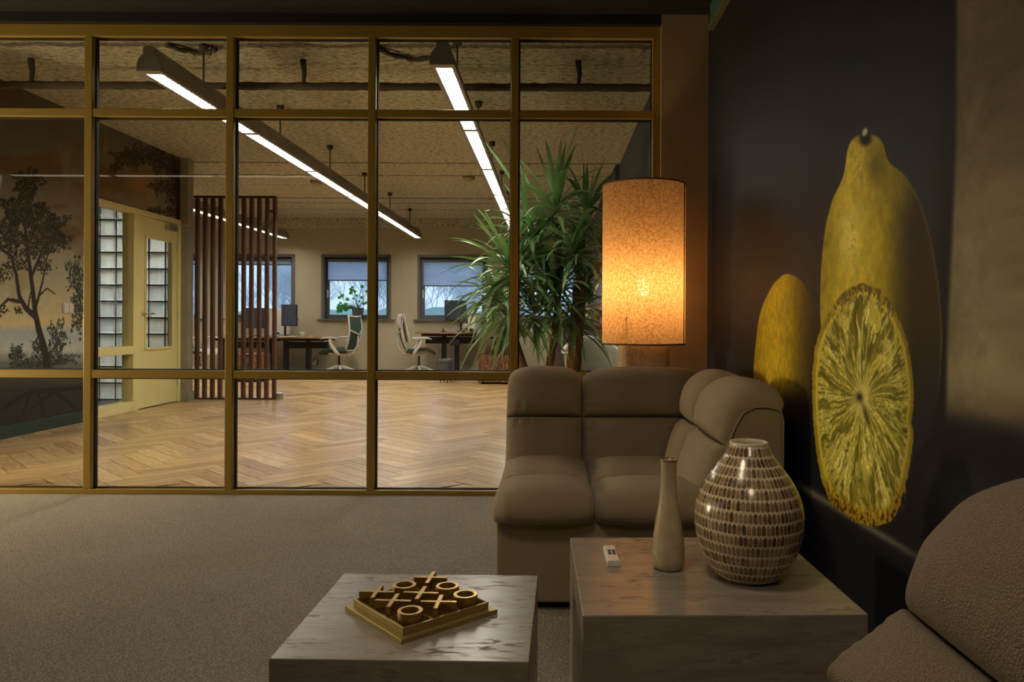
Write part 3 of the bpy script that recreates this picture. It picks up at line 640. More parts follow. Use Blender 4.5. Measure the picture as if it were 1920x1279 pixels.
# door set in the left wall: side light, transom, door leaf
def door_set():
    t = thing('door_1', '', '', (XL, 8.7, 0)); del t['label']; del t['category']; struct(t)
    x0, x1 = XL - .11, XL + .018
    def YY(px): return F_PX * -XL / (CX - px)
    ym = YY(258)                                             # post between side light and door
    b = MB()
    b.box(x0, x1, DY0, DY0 + .07, 0, DZ - .06); b.box(x0, x1, ym - .11, ym, 0, DZ - .06); b.box(x0, x1, DY1 - .07, DY1, 0, DZ - .06)
    b.box(x0, x1, DY0, DY1, DZ - .06, DZ); b.box(x0, x1, DY0 + .07, ym - .11, 0, .11); b.box(x0, x1, DY0 + .07, ym - .11, .62, .71)
    b.build('frame', M_yellow, t, .006, world=True, fix=False)
    b = MB(); b.box(XL - .05, XL - .044, DY0 + .06, ym - .10, .10, .63); b.build('lower_pane', M_glass, t, world=True)
    b = MB(); b.box(XL - .05, XL - .044, DY0 + .06, ym - .10, .70, DZ - .05); b.build('upper_pane', M_glass, t, world=True)
    d = thing('door_leaf', '', '', (XL, ym + .05, 0)); del d['label']; del d['category']; d.parent = t; d.location = Vector((XL, ym + .05, 0)) - t.location
    # leaf as one mesh around its glazed opening
    ya, yb = ym + .006, DY1 - .076; ga, gb = YY(271), YY(321); za, zb = .67, 1.92
    b = MB(); lx0, lx1 = XL - .035, XL + .008
    b.box(lx0, lx1, ya, ga, .012, DZ - .066); b.box(lx0, lx1, gb, yb, .012, DZ - .066); b.box(lx0, lx1, ga, gb, .012, za); b.box(lx0, lx1, ga, gb, zb, DZ - .066)
    for q in ((ga - .02, ga + .012, za - .02, zb + .02), (gb - .012, gb + .02, za - .02, zb + .02)): b.box(lx1 - .001, lx1 + .012, *q)
    b.box(lx1 - .001, lx1 + .012, ga, gb, za - .02, za + .012); b.box(lx1 - .001, lx1 + .012, ga, gb, zb - .012, zb + .02)
    bpy.data.objects.remove(d)
    leaf = b.build('door_leaf', M_yellow, t, .003, world=True, fix=False)
    off = t.location
    def sub(mbb, nm, mm, bev=0):
        mbb.v = [(v[0] - off.x, v[1] - off.y, v[2] - off.z) for v in mbb.v]; return mbb.build(nm, mm, leaf, bev)
    q = MB(); q.box(XL - .02, XL - .014, ga - .005, gb + .005, za - .005, zb + .005); sub(q, 'door_pane', M_glass)
    hz = 1 + (CY - 591) / 182.; hy = YY(266)
    q = MB(); q.lathe([(.026, 0), (.026, .01), (.0, .01)], 20); q.v = [(lx1 + v[2], hy + v[0], hz + v[1]) for v in q.v]
    q.tube([(lx1, hy, hz), (lx1 + .055, hy, hz), (lx1 + .06, hy + .02, hz), (lx1 + .06, hy + .13, hz)], .010, 10); sub(q, 'door_handle', M_steel)
    q = MB(); cy_ = YY(318); q.box(lx1, lx1 + .045, cy_ - .14, cy_ + .10, 2.05, 2.11); sub(q, 'door_closer', M_steel, .01)
    q = MB(); q.tube([(lx1 + .04, cy_, 2.115), (lx1 + .11, cy_ + .15, 2.14), (x1 + .06, cy_ + .40, 2.15)], .008, 6); q.build('closer_arm', M_steel, t, world=True)
    q = MB()
    for z in (.25, 1.05, 1.9): q.tube([(lx1 + .008, DY1 - .073, z - .05), (lx1 + .008, DY1 - .073, z + .05)], .008, 8)
    sub(q, 'hinges', M_steel)
door_set()

# glass partition
def partition():
    t = thing('window_6', '', '', (-1.5, YP, 0)); del t['label']; del t['category']; struct(t)
    X = [-4.273, -3.463, -2.653, -1.845, -1.034, -.218]; hw = .0225; d0, d1 = YP - .028, YP + .032
    Z = [(2.615, 2.685), (2.158, 2.204), (.662, .708), (0, .028)]
    b = MB(); b.box(-5.1, .613, d0, d1, *Z[0]); b.build('head_rail', M_mustard, t, .003, world=True)
    b = MB(); b.box(-5.1, .613, d0, d1, *Z[3]); b.build('sill_rail', M_mustard, t, .003, world=True)
    b = MB(); b.box(.568, .613, d0, d1, .028, 2.615); b.build('end_post', M_mustard, t, .003, world=True)
    for x in X: b = MB(); b.box(x - hw, x + hw, d0, d1, .028, 2.615); b.build('mullion', M_mustard, t, .003, world=True)
    edges = [-5.1 - hw] + X + [.568 + hw]; zz = [(.028, .662), (.708, 2.158), (2.204, 2.615)]
    for i in range(len(edges) - 1):
        xa, xb = edges[i] + hw, edges[i + 1] - hw
        if i < len(edges) - 1:
            for zr in Z[1:3]: b = MB(); b.box(xa, xb, d0 + .002, d1 - .002, *zr); b.build('transom', M_mustard, t, .003, world=True)
        for za, zb in zz:
            b = MB(); b.box(xa - .004, xb + .004, YP + .012, YP + .020, za - .004, zb + .004); b.build('glass_pane', M_glass, t, world=True)
            g = MB()
            for q in ((xa, xa + .006, za, zb), (xb - .006, xb, za, zb)): g.box(q[0], q[1], YP + .004, YP + .030, q[2], q[3])
            g.box(xa, xb, YP + .004, YP + .030, za, za + .006); g.box(xa, xb, YP + .004, YP + .030, zb - .006, zb); g.build('gasket', M_black, t, world=True, fix=False)
partition()
# lounge walls outside the frame
b = MB(); b.box(-6.3, -6.2, -2.2, YP + .1, -.05, 2.8); b.box(-6.2, -5.1, YP - .03, YP + .03, 0, 2.74); struct(b.build('wall_lounge_left', M_darkroom))
b = MB(); b.box(-6.3, XW + .1, -2.3, -2.2, -.05, 2.8); struct(b.build('wall_lounge_rear', M_darkroom))

# ================================================================== THINGS
# ------------------------------------------------------------------ suspended light fittings
M_tube = bpy.data.materials.new('lit_diffuser'); M_tube.use_nodes = True
_nt = M_tube.node_tree; _b = _nt.nodes['Principled BSDF']; _b.inputs['Base Color'].default_value = (.8, .8, .8, 1)
_b.inputs['Emission Color'].default_value = (1.0, .93, .80, 1); _b.inputs['Emission Strength'].default_value = E_TUBE
_w = _nt.nodes.new('ShaderNodeTexNoise'); _w.inputs['Scale'].default_value = 2; _m = _nt.nodes.new('ShaderNodeMath'); _m.operation = 'MULTIPLY_ADD'; _m.inputs[1].default_value = .1 * E_TUBE; _m.inputs[2].default_value = .95 * E_TUBE
_nt.links.new(_w.outputs['Fac'], _m.inputs[0]); _nt.links.new(_m.outputs[0], _b.inputs['Emission Strength'])
M_louvre = mat('louvre_blades', (.05, .05, .048), .6)
def fitting(x, y0, n, z, label, rods):
    t = thing('suspended_light', label, 'light', (x, y0, z), 0, 'suspended louvre lights of the office')
    W = .074
    half = [(W, 0), (W, .018), (.068, .045), (.055, .072), (.040, .086), (.034, .094), (.034, .130), (.024, .142), (0, .145)]
    poly = half + [(-a, c) for a, c in half[-2::-1]]
    L = n * 1.552
    b = MB(); b.prism(poly, 0, L, 'Y'); b.build('housing', M_alu, t)
    for k in range(n):
        a = k * 1.552 + (.06 if k == 0 else .03); c = (k + 1) * 1.552 - .03
        b = MB(); b.box(-.046, .052, a, c, -.0035, -.002); b.build('diffuser', M_tube, t)
        b = MB(); q = a + .03
        while q < c - .01:
            b.box(-.0455, .0515, q, q + .0015, -.0105, -.0036); q += .062
        b.box(.002, .0035, a, c, -.0105, -.0036); b.build('louvre', M_louvre, t, fix=False)
    b = MB(); b.box(-W, -.046, 0, L, -.014, -.0005); b.box(.052, W, 0, L, -.014, -.0005); b.box(-.046, .052, 0, .06, -.014, -.0005)
    for k in range(1, n + 1): b.box(-.046, .052, k * 1.552 - .03, min(L, k * 1.552 + .03), -.014, -.0005)
    b.build('rim', M_alu2, t, fix=False)
    for yy in rods:
        b = MB(); b.tube([(0, yy - y0, .14), (0, yy - y0, HC - z - .002)], .007, 6); e_ = 0; b.lathe([(.03, HC - z - .05 + e_), (.035, HC - z - .008 + e_)], 12, (0, yy - y0)); b.build('suspension_rod', mat('rod_%d' % (len(MATS)), (.07, .055, .035), .8), t)
    return t
fitting(-2.505, 4.62, 6, 2.55, 'long suspended aluminium louvre light, the one crossing four panes', (5.35, 6.86, 8.4, 9.95, 11.5, 13.1))
fitting(-.668, 4.48, 6, 2.55, 'long suspended aluminium louvre light above the tall yucca', (5.2, 6.7, 8.2, 9.8, 11.3, 12.9))
fitting(-5.05, 9.45, 3, 2.55, 'suspended louvre light seen through the top of the slatted screen', (10.2, 11.8, 13.4))

# thin linear lights of the lounge ceiling, which mirror in the glass
M_line = mat('lit_line', (.8, .8, .8), .5, emit=(3.6, (1.0, .86, .66)))
for k, lb in enumerate(('left', 'middle', 'right')):
    t = thing('linear_light', 'thin linear ceiling light mirrored in the glass wall, %s one of three' % lb, 'light', (-5.5 + 1.16 * k, .25, 2.60), 0, 'linear lights of the lounge')
    b = MB(); b.box(-.55, .55, -.05, .05, .004, .139); b.build('housing', M_blackpl, t); b = MB(); b.box(-.54, .54, -.04, .04, 0, .0035); b.build('diffuser', M_line, t)
# sprayed pipe hung across the ceiling, and loose cables
M_conduit = mat('sprayed_conduit', (.075, .06, .038), .95, bump=.8, bscale=40)
t = thing('ceiling_pipe', 'rough sprayed pipe hung on short hangers right across the office ceiling', 'pipe', (-1.9, 5.6, 2.75))
b = MB(); rr0 = random.Random(9); b.tube([(-4.5 + 5.3 * k / 90, 5.6 + rr0.uniform(-.003, .003), 2.752) for k in range(91)], [.029 + rr0.uniform(-.004, .004) for k in range(91)], 10); b.build('pipe', M_conduit, t, world=True)
for x in (57, 567, 1083):
    xx = (x - CX) / 250.; b = MB(); b.tube([(xx, 5.6, 2.78), (xx + .006, 5.6, 2.85), (xx - .004, 5.6, HC - .02)], [.014, .018, .024], 8); b.build('hanger', M_conduit, t, world=True)
def cable_loop(x0, y0, x1, y1, sag, label):
    b = MB(); pts = [(x0 + (x1 - x0) * k / 12, y0 + (y1 - y0) * k / 12 + sag * math.sin(PI * k / 12), 2.945 + .006 * math.sin(k * 2)) for k in range(13)]
    b.tube(pts, [.018 + .006 * math.sin(k * 3) for k in range(13)], 8); o = b.build('ceiling_cable', M_conduit); recentre(o, (x0, y0, 2.95)); tag(o, label, 'cable', 'sprayed ceiling cables')
cable_loop(-1.28, 5.33, -.75, 5.36, .22, 'thick sprayed cable looping across the ceiling by the right light')
cable_loop(-2.75, 5.30, -2.42, 5.36, .12, 'thick sprayed cable bunched on the ceiling above the left light')
fitting(-6.15, 9.35, 1, 2.55, 'short unseen louvre light added right behind the glass block wall to brighten it', (9.6, 10.7))  # hidden fitting, added to backlight the glass blocks
fitting(-7.6, 9.6, 3, 2.55, 'unseen louvre light added in the far left office bay to light the glass blocks', (10.4, 12.0, 13.5))  # out of view, added as one more source behind the blocks
def detector(x, y, label):
    t = thing('smoke_detector', label, 'detector', (x, y, HC), 0, 'ceiling detectors')
    b = MB(); b.lathe([(.07, -.045), (.085, -.02), (.085, 0)], 20); b.build('housing', M_cream, t)
detector(-3.35, 10.6, 'small round detector on the ceiling, beyond the slatted screen'); detector(-1.15, 10.25, 'small round detector on the ceiling, between both long lights')

# ------------------------------------------------------------------ slatted screen
def screen():
    y = 9.33; s = F_PX / y; x0 = (350 - CX) / s; x1 = (516 - CX) / s
    t = thing('slatted_screen', 'tall dark walnut slatted room divider standing beside the yellow door', 'room divider', ((x0 + x1) / 2, y, 0))
    b = MB(); b.box(x0, x1, y, y + .06, 2.52, 2.548); b.build('top_rail', M_darkwood, t, .002, world=True)
    b = MB(); b.box(x0, x1, y, y + .06, 0, .022); b.build('bottom_rail', M_darkwood, t, .002, world=True)
    n = 12
    for k in range(n):
        x = x0 + .02 + (x1 - x0 - .04) * k / (n - 1)
        b = MB(); b.box(x - .02, x + .02, y + .001, y + .058, .022, 2.52); b.build('slat', M_darkwood, t, .002, world=True)
screen()
def tin(x, y, label):
    t = thing('metal_tin', label, 'tin', (x, y, 0)); b = MB(); b.lathe([(.048, 0), (.05, .004), (.05, .055), (.048, .06)], 24); b.build('can', M_steel, t)
    b = MB(); b.lathe([(.0525, .056), (.0525, .078), (.048, .082), (.0, .0822)], 24, cap=False); b.build('lid', M_steel, t)
tin((524 - CX) / 149., 1400 / 149., 'small round metal tin on the oak floor at the foot of the slatted screen')
t = thing('light_switch', 'white double light switch on the landscape mural, left of the yellow door frame', 'switch', (XL, 7.0, 1.10))
b = MB(); b.box(0, .012, -.065, .085, -.045, .045); b.build('plate', M_white, t, .003)
for k in (0, 1): b = MB(); b.box(.012, .018, -.055 + .07 * k, .005 + .07 * k, -.035, .035); b.build('rocker', M_white, t, .002)

# ------------------------------------------------------------------ office desks
def desk(name_label, x, y, w_, d, h, legs, rz=0, bar=None, group='oak desks on black frames'):
    t = thing('desk', name_label, 'desk', (x, y, 0), rz, group)
    r = .06; poly = []
    for cx_, cy_, a0 in ((w_ / 2 - r, d / 2 - r, 0), (-w_ / 2 + r, d / 2 - r, 90), (-w_ / 2 + r, -d / 2 + r, 180), (w_ / 2 - r, -d / 2 + r, 270)):
        for k in range(5): a = math.radians(a0 + 22.5 * k); poly.append((cx_ + r * math.cos(a), cy_ + r * math.sin(a)))
    b = MB(); b.prism(poly, h - .026, h, 'Z'); b.build('desktop', M_desk, t, .003)
    for q in (-d / 2 + .12, d / 2 - .17): b = MB(); b.box(-w_ / 2 + .1, w_ / 2 - .1, q, q + .05, h - .075, h - .03); b.build('crossbar', M_blkmetal, t, .003)
    b = MB(); b.box(-w_ / 2 + .12, w_ / 2 - .12, -.06, .10, h - .22, h - .10); b.build('cable_tray', M_blkmetal, t, .003)
    for lx in legs:
        b = MB(); b.box(lx - .04, lx + .04, -.05, .05, .03, h - .03); b.box(lx - .035, lx + .035, -d / 2 + .04, d / 2 - .04, 0, .03); b.box(lx - .045, lx + .045, -.3, .3, h - .055, h - .03); b.build('leg', M_blkmetal, t, .004, fix=False)
    return t
LY = 13.95; SL = F_PX / LY
desk('oak desk under the right-hand monitor of the left pair, white chair at its end', (575 - CX) / SL, LY, 1.06, 1.0, .69, (.04, -.38))
desk('oak desk beyond the slatted screen holding the monitor seen between slats', (463 - CX) / SL, LY + .02, 1.16, 1.0, .69, (.42, -.42))
desk('raised oak desk right of the white chair with a jacket', (845 - CX) / SL, LY, 1.16, 1.0, .79, (-.12, .12))
desk('oak desk half hidden behind the bark planter and yucca leaves', (935 - CX) / SL, LY + .05, .44, 1.0, .74, (0,))

def monitor(x, y, ztop, wd, hg, rz, arm_x, zb, label, group='desk monitors'):
    t = thing('monitor', label, 'monitor', (x, y, zb), rz, group)
    z0 = ztop - zb - hg
    b = MB(); b.box(-wd / 2, wd / 2, -.012, .016, z0, z0 + hg); b.box(-wd / 4, wd / 4, .016, .045, z0 + hg * .25, z0 + hg * .75); cs_ = b.build('case', M_blackpl, t, .005, fix=False)
    b = MB(); b.box(-wd / 2 + .01, wd / 2 - .01, -.015, -.0125, z0 + .018, z0 + hg - .01); b.build('display', mat('switched_off_screen_%d' % len(MATS), (.05, .06, .085), .15), cs_)
    b = MB(); b.tube([(arm_x, .25, 0), (arm_x, .25, z0 + .05), (arm_x * .4, .15, z0 + hg * .45), (0, .045, z0 + hg * .5)], .02, 8); b.lathe([(.07, 0), (.07, .012), (.02, .02)], 16, (arm_x, .25)); b.build('monitor_arm', M_blkmetal, t)
    return t
monitor((546 - CX) / SL, LY - .1, 1.285, .32, .40, math.radians(-12), -.24, .69, 'dark monitor on a leaning arm, right one of the left desks')
monitor((472 - CX) / SL + .02, LY + .05, 1.22, .38, .38, math.radians(5), .0, .69, 'dark monitor seen between the slats of the walnut screen')
monitor((853 - CX) / SL, LY + .1, 1.38, .42, .38, math.radians(20), .16, .79, 'dark monitor on the raised desk in front of the half-blinded window')
# upright white divider panels between facing desks
def divider(x0, x1, z0, z1, y, th, label):
    t = thing('desk_divider', label, 'divider panel', ((x0 + x1) / 2, y, z0), 0, 'white desk dividers')
    b = MB(); b.box(x0, x1, y - th / 2, y + th / 2, z0, z1); b.build('panel', M_white, t, .02, world=True)
    b = MB(); b.box((x0 + x1) / 2 - .03, (x0 + x1) / 2 + .03, y - .03 - th / 2, y + th / 2 + .03, z0, z0 + .05); b.build('clamp', M_blkmetal, t, world=True)
divider((486 - CX) / SL, (532 - CX) / SL, .71, 1.22, LY + .35, .03, 'white desk divider behind the slatted screen, left desks')
divider((884 - CX) / SL, (897 - CX) / SL, .81, 1.15, LY, 1.2, 'white desk divider seen edge-on beside the yucca leaves')
# items on the left desk
t = thing('laptop', 'closed silver laptops stacked on the left desk beside the slatted screen', 'laptop', ((527 - CX) / SL, LY - .4, .69))
b = MB(); b.box(-.22, .16, -.12, .12, 0, .022); b.box(-.20, .13, -.12, .12, .024, .045, .06); b.build('case', mat('silver_case', (.40, .40, .42), .4, .5), t, .006, fix=False)
t = thing('mug', 'pale yellow mug on the left desk', 'mug', ((574 - CX) / SL, LY - .2, .69))
b = MB(); b.lathe([(.035, 0), (.045, .01), (.048, .09), (.043, .09), (.040, .015), (0, .015)], 20, cap=False); b.build('cup', mat('mug_glaze', (.45, .42, .30), .3), t)
b = MB(); b.tube([(.046 + .03 * math.sin(PI * k / 8), 0, .02 + .055 * k / 8) for k in range(9)], .006, 6); b.build('handle', MATS['mug_glaze'], t)
t = thing('computer_mouse', 'grey computer mouse on the left desk, right of the mug', 'mouse', ((591 - CX) / SL, LY - .25, .69))
b = MB(); b.lathe([(.055, 0), (.055, .012), (.04, .028), (.0, .036)], 20, sx=1, sy=.6, cap=False); b.build('shell', M_alu, t)
t = thing('keyboard', 'pale keyboard lying on the left desk beside the mug', 'keyboard', ((560 - CX) / SL, LY - .55, .69))
b = MB(); b.box(-.12, .13, -.07, .07, 0, .015); b.build('body', M_white, t, .004)
b = MB(); [b.box(-.11 + .02 * i, -.095 + .02 * i, -.06 + .022 * j, -.042 + .022 * j, .015, .019) for i in range(12) for j in range(5)]; b.build('keys', M_white, t, fix=False)
t = thing('desk_lamp', 'small black desk lamp with a round white head on the raised desk', 'desk lamp', ((872 - CX) / SL, LY - .3, .79))
b = MB(); b.lathe([(.07, 0), (.07, .015), (.01, .02)], 16, (-.03, 0)); b.build('base', M_blackpl, t)
b = MB(); b.tube([(-.03, 0, .015), (-.05, 0, .10), (.0, 0, .22)], .008, 6); b.build('pole', M_blackpl, t)
b = MB(); b.lathe([(.0, .04), (.04, .055), (.06, .09), (.055, .13), (.03, .155), (0, .16)], 20, (.04, -.03), cap=False); b.build('lamp_head', M_white, t)
t = thing('phone', 'small black phone stand on the raised desk', 'phone', ((838 - CX) / SL, LY - .4, .79))
b = MB(); b.box(-.05, .05, -.04, .04, 0, .02); b.box(-.02, .0, -.03, .03, .02, .07); b.build('body', M_blackpl, t, .004, fix=False)
t = thing('power_box', 'black cable box with loose leads slung under the raised desk', 'cable box', ((857 - CX) / SL, LY - .35, .55))
b = MB(); b.box(-.1, .1, -.06, .06, 0, .11); b.build('box', M_blackpl, t, .008)
b = MB(); b.tube([(.1, 0, .03), (.2, 0, -.02), (.24, .02, -.15), (.18, .02, -.28), (.06, .02, -.25), (.03, .03, -.12)], .005, 6); b.tube([(-.1, 0, .05), (-.22, 0, .02), (-.24, 0, -.12)], .004, 6); b.build('leads', M_blackpl, t)
t = thing('wall_socket', 'white wall socket box on the rear wall above the baseboard, left of the chair', 'socket', ((591 - CX) / 96., YB, .12))
b = MB(); b.box(-.16, .0, -.05, 0, 0, .09); b.build('plate', M_white, t, .006)
b = MB(); b.tube([(-.03, -.05, .05), (.0, -.10, .10), (.05, -.1, .16), (.08, -.08, .1), (.06, -.07, 0.0)], .009, 6); b.build('plug_lead', M_blackpl, t)

# ------------------------------------------------------------------ office chairs
M_mesh = mat('green_mesh', (.05, .10, .075), .7, var=.3, nscale=90, trans=(.3, (.05, .12, .08)))
M_chrome = mat('polished_base', (.60, .58, .52), .3, .0)
M_cushion = mat('white_seat_cover', (.55, .54, .50), .8, bump=.2)
def office_chair(label, x, y, rz, jacket=False, seat_dark=True):
    t = thing('office_chair', label, 'chair', (x, y, 0), rz, 'white office chairs')
    # faces local -Y... the backrest stands at local +X, the sitter looks towards -X
    for k in range(5):
        a = 2 * PI * k / 5 + .3; c, s_ = math.cos(a), math.sin(a)
        b = MB(); b.tube([(0, 0, .165), (.10 * c, .10 * s_, .155), (.32 * c, .32 * s_, .075)], [.04, .028, .017], 8); bl_ = b.build('base_leg', M_chrome, t)
        b = MB(); b.lathe([(.0, -.014), (.028, -.013), (.03, 0), (.028, .013), (0, .014)], 14, cap=False); b.v = [(.31 * c + v[0] * c - v[2] * s_, .31 * s_ + v[0] * s_ + v[2] * c, .03 + v[1]) for v in b.v]; b.build('caster', M_alu2, bl_)
    b = MB(); b.lathe([(.03, .12), (.03, .22), (.018, .22), (.018, .38)], 14); b.build('gas_lift', M_blackpl, t)
    b = MB(); b.box(-.16, .16, -.12, .12, .38, .42); b.box(-.02, .22, -.04, .04, .36, .43); b.build('mechanism', M_white, t, .015, fix=False)
    rows = []
    for i in range(15):
        u = i / 14; X = -.27 + .50 * u; z = .47 - .06 * max(0, (.25 - u) / .25) ** 2 + .012 * math.sin(u * 5)
        rows.append([(X, (-.24 + .48 * j / 12), z + .02 * (abs(j - 6) / 6) ** 2) for j in range(13)])
    low = [[(p[0], p[1] * .98, p[2] - .035) for p in r] for r in rows]
    b = MB(); b.grid(rows); b.grid([r[::-1] for r in low])
    b.grid([rows[0], low[0]]); b.grid([rows[-1], low[-1]]); b.grid([[r[0] for r in rows], [r[0] for r in low]]); b.grid([[r[-1] for r in rows], [r[-1] for r in low]])
    b.build('seat', M_mesh if seat_dark else M_cushion, t)
    def bp(u, v):                                   # backrest surface; u -1..1 across, v 0..1 up
        z = .46 + .60 * v; X = .22 + .09 * v + .05 * math.sin(v * PI * 1.15 - .2) - .05 * (1 - u * u) * .0 + .035 * (1 - u * u)
        wv = .16 + .075 * math.sin(min(1, v * 1.1) * PI * .62)
        return (X, wv * u, z + .02 * u * u * (v > .95))
    b = MB(); b.grid([[bp(-.97 + 1.94 * j / 12, i / 16) for j in range(13)] for i in range(17)]); o = b.build('back_mesh', M_mesh, t)
    md = o.modifiers.new('solid', 'SOLIDIFY'); md.thickness = .008
    loop = [bp(-1, i / 12) for i in range(13)] + [bp(-1 + 2 * j / 6, 1) for j in range(1, 6)] + [bp(1, 1 - i / 12) for i in range(13)] + [bp(1 - 2 * j / 6, 0) for j in range(1, 7)]
    b = MB(); b.tube(loop, .015, 8); b.build('back_frame', M_white, t)
    b = MB(); b.tube([(.10, 0, .39), (.28, 0, .42), (.36, 0, .55), (.37, 0, .72)], [.03, .026, .02, .015], 8); b.tube([bp(-1, .62), (.39, 0, .74), bp(1, .62)], .012, 8); b.build('spine', M_white, t)
    for s_ in (-1, 1):
        b = MB(); b.tube([(.12, s_ * .24, .40), (.09, s_ * .29, .45), (.0, s_ * .30, .58), (-.02, s_ * .30, .665)], [.022, .026, .024, .02], 8, flat=1.3); ap_ = b.build('arm_post', M_white, t)
        b = MB(); b.tube([(-.20, s_ * .29, .665), (-.14, s_ * .29, .685), (.0, s_ * .30, .69), (.13, s_ * .30, .68)], [.018, .038, .042, .03], 10, flat=.45); b.build('armrest', M_white, ap_)
    if jacket:
        rows = [[(bp(-1.15 + 2.3 * j / 10, 1)[0] + dx, bp(-1.15 + 2.3 * j / 10, 1)[1], z + .008 * math.sin(j * 2)) for j in range(11)] for dx, z in ((-.05 - .0, .62), (-.045, .75), (-.035, .9), (-.03, 1.02), (-.01, 1.10), (.03, 1.105), (.055, 1.06), (.065, .97), (.06, .86))]
        rows = [[(p[0] - (.09 * (1 - (p[2] - .46) / .6) if i < 4 else 0), p[1], p[2]) for p in r] for i, r in enumerate(rows)]
        j_ = MB(); j_.grid(rows); o = recentre(j_.build('jacket', M_cushion), (0, 0, 1.0)); o.location = Matrix.Rotation(rz, 4, 'Z') @ Vector((0, 0, 1.0)) + Vector((x, y, 0)); o.rotation_euler = (0, 0, rz)
        md = o.modifiers.new('solid', 'SOLIDIFY'); md.thickness = .018
        tag(o, 'white quilted jacket draped over the chair back beside the raised desk', 'jacket')
    return t
office_chair('white office chair with green mesh back at the end of the left desk', (636 - CX) / 104.5, 1400 / 104.5, math.radians(-12))
office_chair('white office chair with a jacket over it, left of the raised desk', (786 - CX) / 104.5, 1400 / 104.5, math.radians(180 + 14), True)
office_chair('white office chair behind the left slats of the walnut screen', (374 - CX) / 108.5, 1400 / 108.5, math.radians(180 - 12), False, False)

# trash bin
t = thing('trash_bin', 'small dark waste bin with a crumpled liner under the raised desk', 'bin', ((836 - CX) / 116., 1400 / 116., 0))
b = MB(); b.lathe([(.085, .05), (.112, .36), (.104, .36), (.08, .06), (0, .06)], 28, cap=False); b.build('bucket', mat('dark_bin_plastic', (.035, .033, .03), .5), t)
b = MB(); b.lathe([(.116 + .006 * (k % 2), .33 + .013 * k) for k in range(5)] + [(.10, .37)], 28, cap=False); b.v = [(v[0] * (1 + .05 * math.sin(9 * math.atan2(v[1], v[0]))), v[1] * (1 + .05 * math.cos(7 * math.atan2(v[1], v[0]))), v[2] + .012 * math.sin(11 * math.atan2(v[1], v[0]))) for v in b.v]
o = b.build('bin_liner', mat('grey_bin_liner', (.12, .115, .11), .3), t); o.modifiers.new('solid', 'SOLIDIFY').thickness = .002
for k in range(4): b = MB(); a = k * PI / 2 + .5; b.tube([(.075 * math.cos(a), .075 * math.sin(a), .06), (.095 * math.cos(a), .095 * math.sin(a), 0)], .007, 6); b.build('leg', M_blackpl, t)

# bark planters
def bark_block(x, y, w_, h, label, rnd, cat, nm, group=None):
    t = thing(nm, label, cat, (x, y, 0), 0, group)
    n = 96; rows = []; rr = random.Random(int(w_ * 1000) + rnd)
    for i in range(26):
        z = .03 + (h - .03) * i / 25; row = []
        for k in range(n):
            a = 2 * PI * k / n; e = 2.2 if rnd else 9; R = w_ / 2 / ((abs(math.cos(a)) ** e + abs(math.sin(a)) ** e) ** (1 / e))
            R += rr.uniform(-.008, .008) + .008 * math.sin(a * 23 + z * 9); row.append((R * math.cos(a), R * math.sin(a), z))
        rows.append(row)
    b = MB(); b.grid(rows, False, True); b.add([(p[0], p[1], h - (.0 if rnd else .05)) for p in rows[-1]], [tuple(range(n))]); b.build('bark_shell', M_bark, t, fix=False)
    b = MB(); b.box(-w_ * .42, w_ * .42, -w_ * .42, w_ * .42, 0, .04); b.build('plinth', M_black, t, .01)
    return t
bark_block((474 - CX) / 115., 1400 / 115., .50, .45, 'round bark-clad stool behind the slats of the walnut screen', 1, 'stool', 'bark_stool')
PLX, PLY = (933 - CX) / 119., 1400 / 119. + .3
bark_block(PLX, PLY, .62, .46, 'square bark-clad planter beneath the drooping yucca leaves', 0, 'planter', 'bark_planter')

# ------------------------------------------------------------------ yucca
def leaf(b, base, azi, elev, L, wd, droop, twist=0, fold=.35):
    """arched blade with a folded midrib, single skin"""
    n = 9; p = Vector(base); d = Vector((math.cos(azi) * math.cos(elev), math.sin(azi) * math.cos(elev), math.sin(elev)))
    side = Vector((-math.sin(azi), math.cos(azi), 0)); rows = []
    for i in range(n + 1):
        t = i / n; w2 = wd * (.45 + 1.1 * t if t < .45 else .95) * (1 - max(0, (t - .4) / .6) ** 1.7) + .0008
        up = side.cross(d).normalized() * -1
        if up.z < 0 and i == 0: up = -up
        s2 = (side * math.cos(twist * t) + up * math.sin(twist * t))
        rows.append([tuple(p - s2 * w2 + up * w2 * fold), tuple(p - up * 0), tuple(p + s2 * w2 + up * w2 * fold)])
        d = (d + Vector((0, 0, -1)) * droop * (t ** 1.2) * 1.6 / n * (1 - .3 * max(0, -d.z))).normalized(); p = p + d * (L / n)
    b.grid(rows)
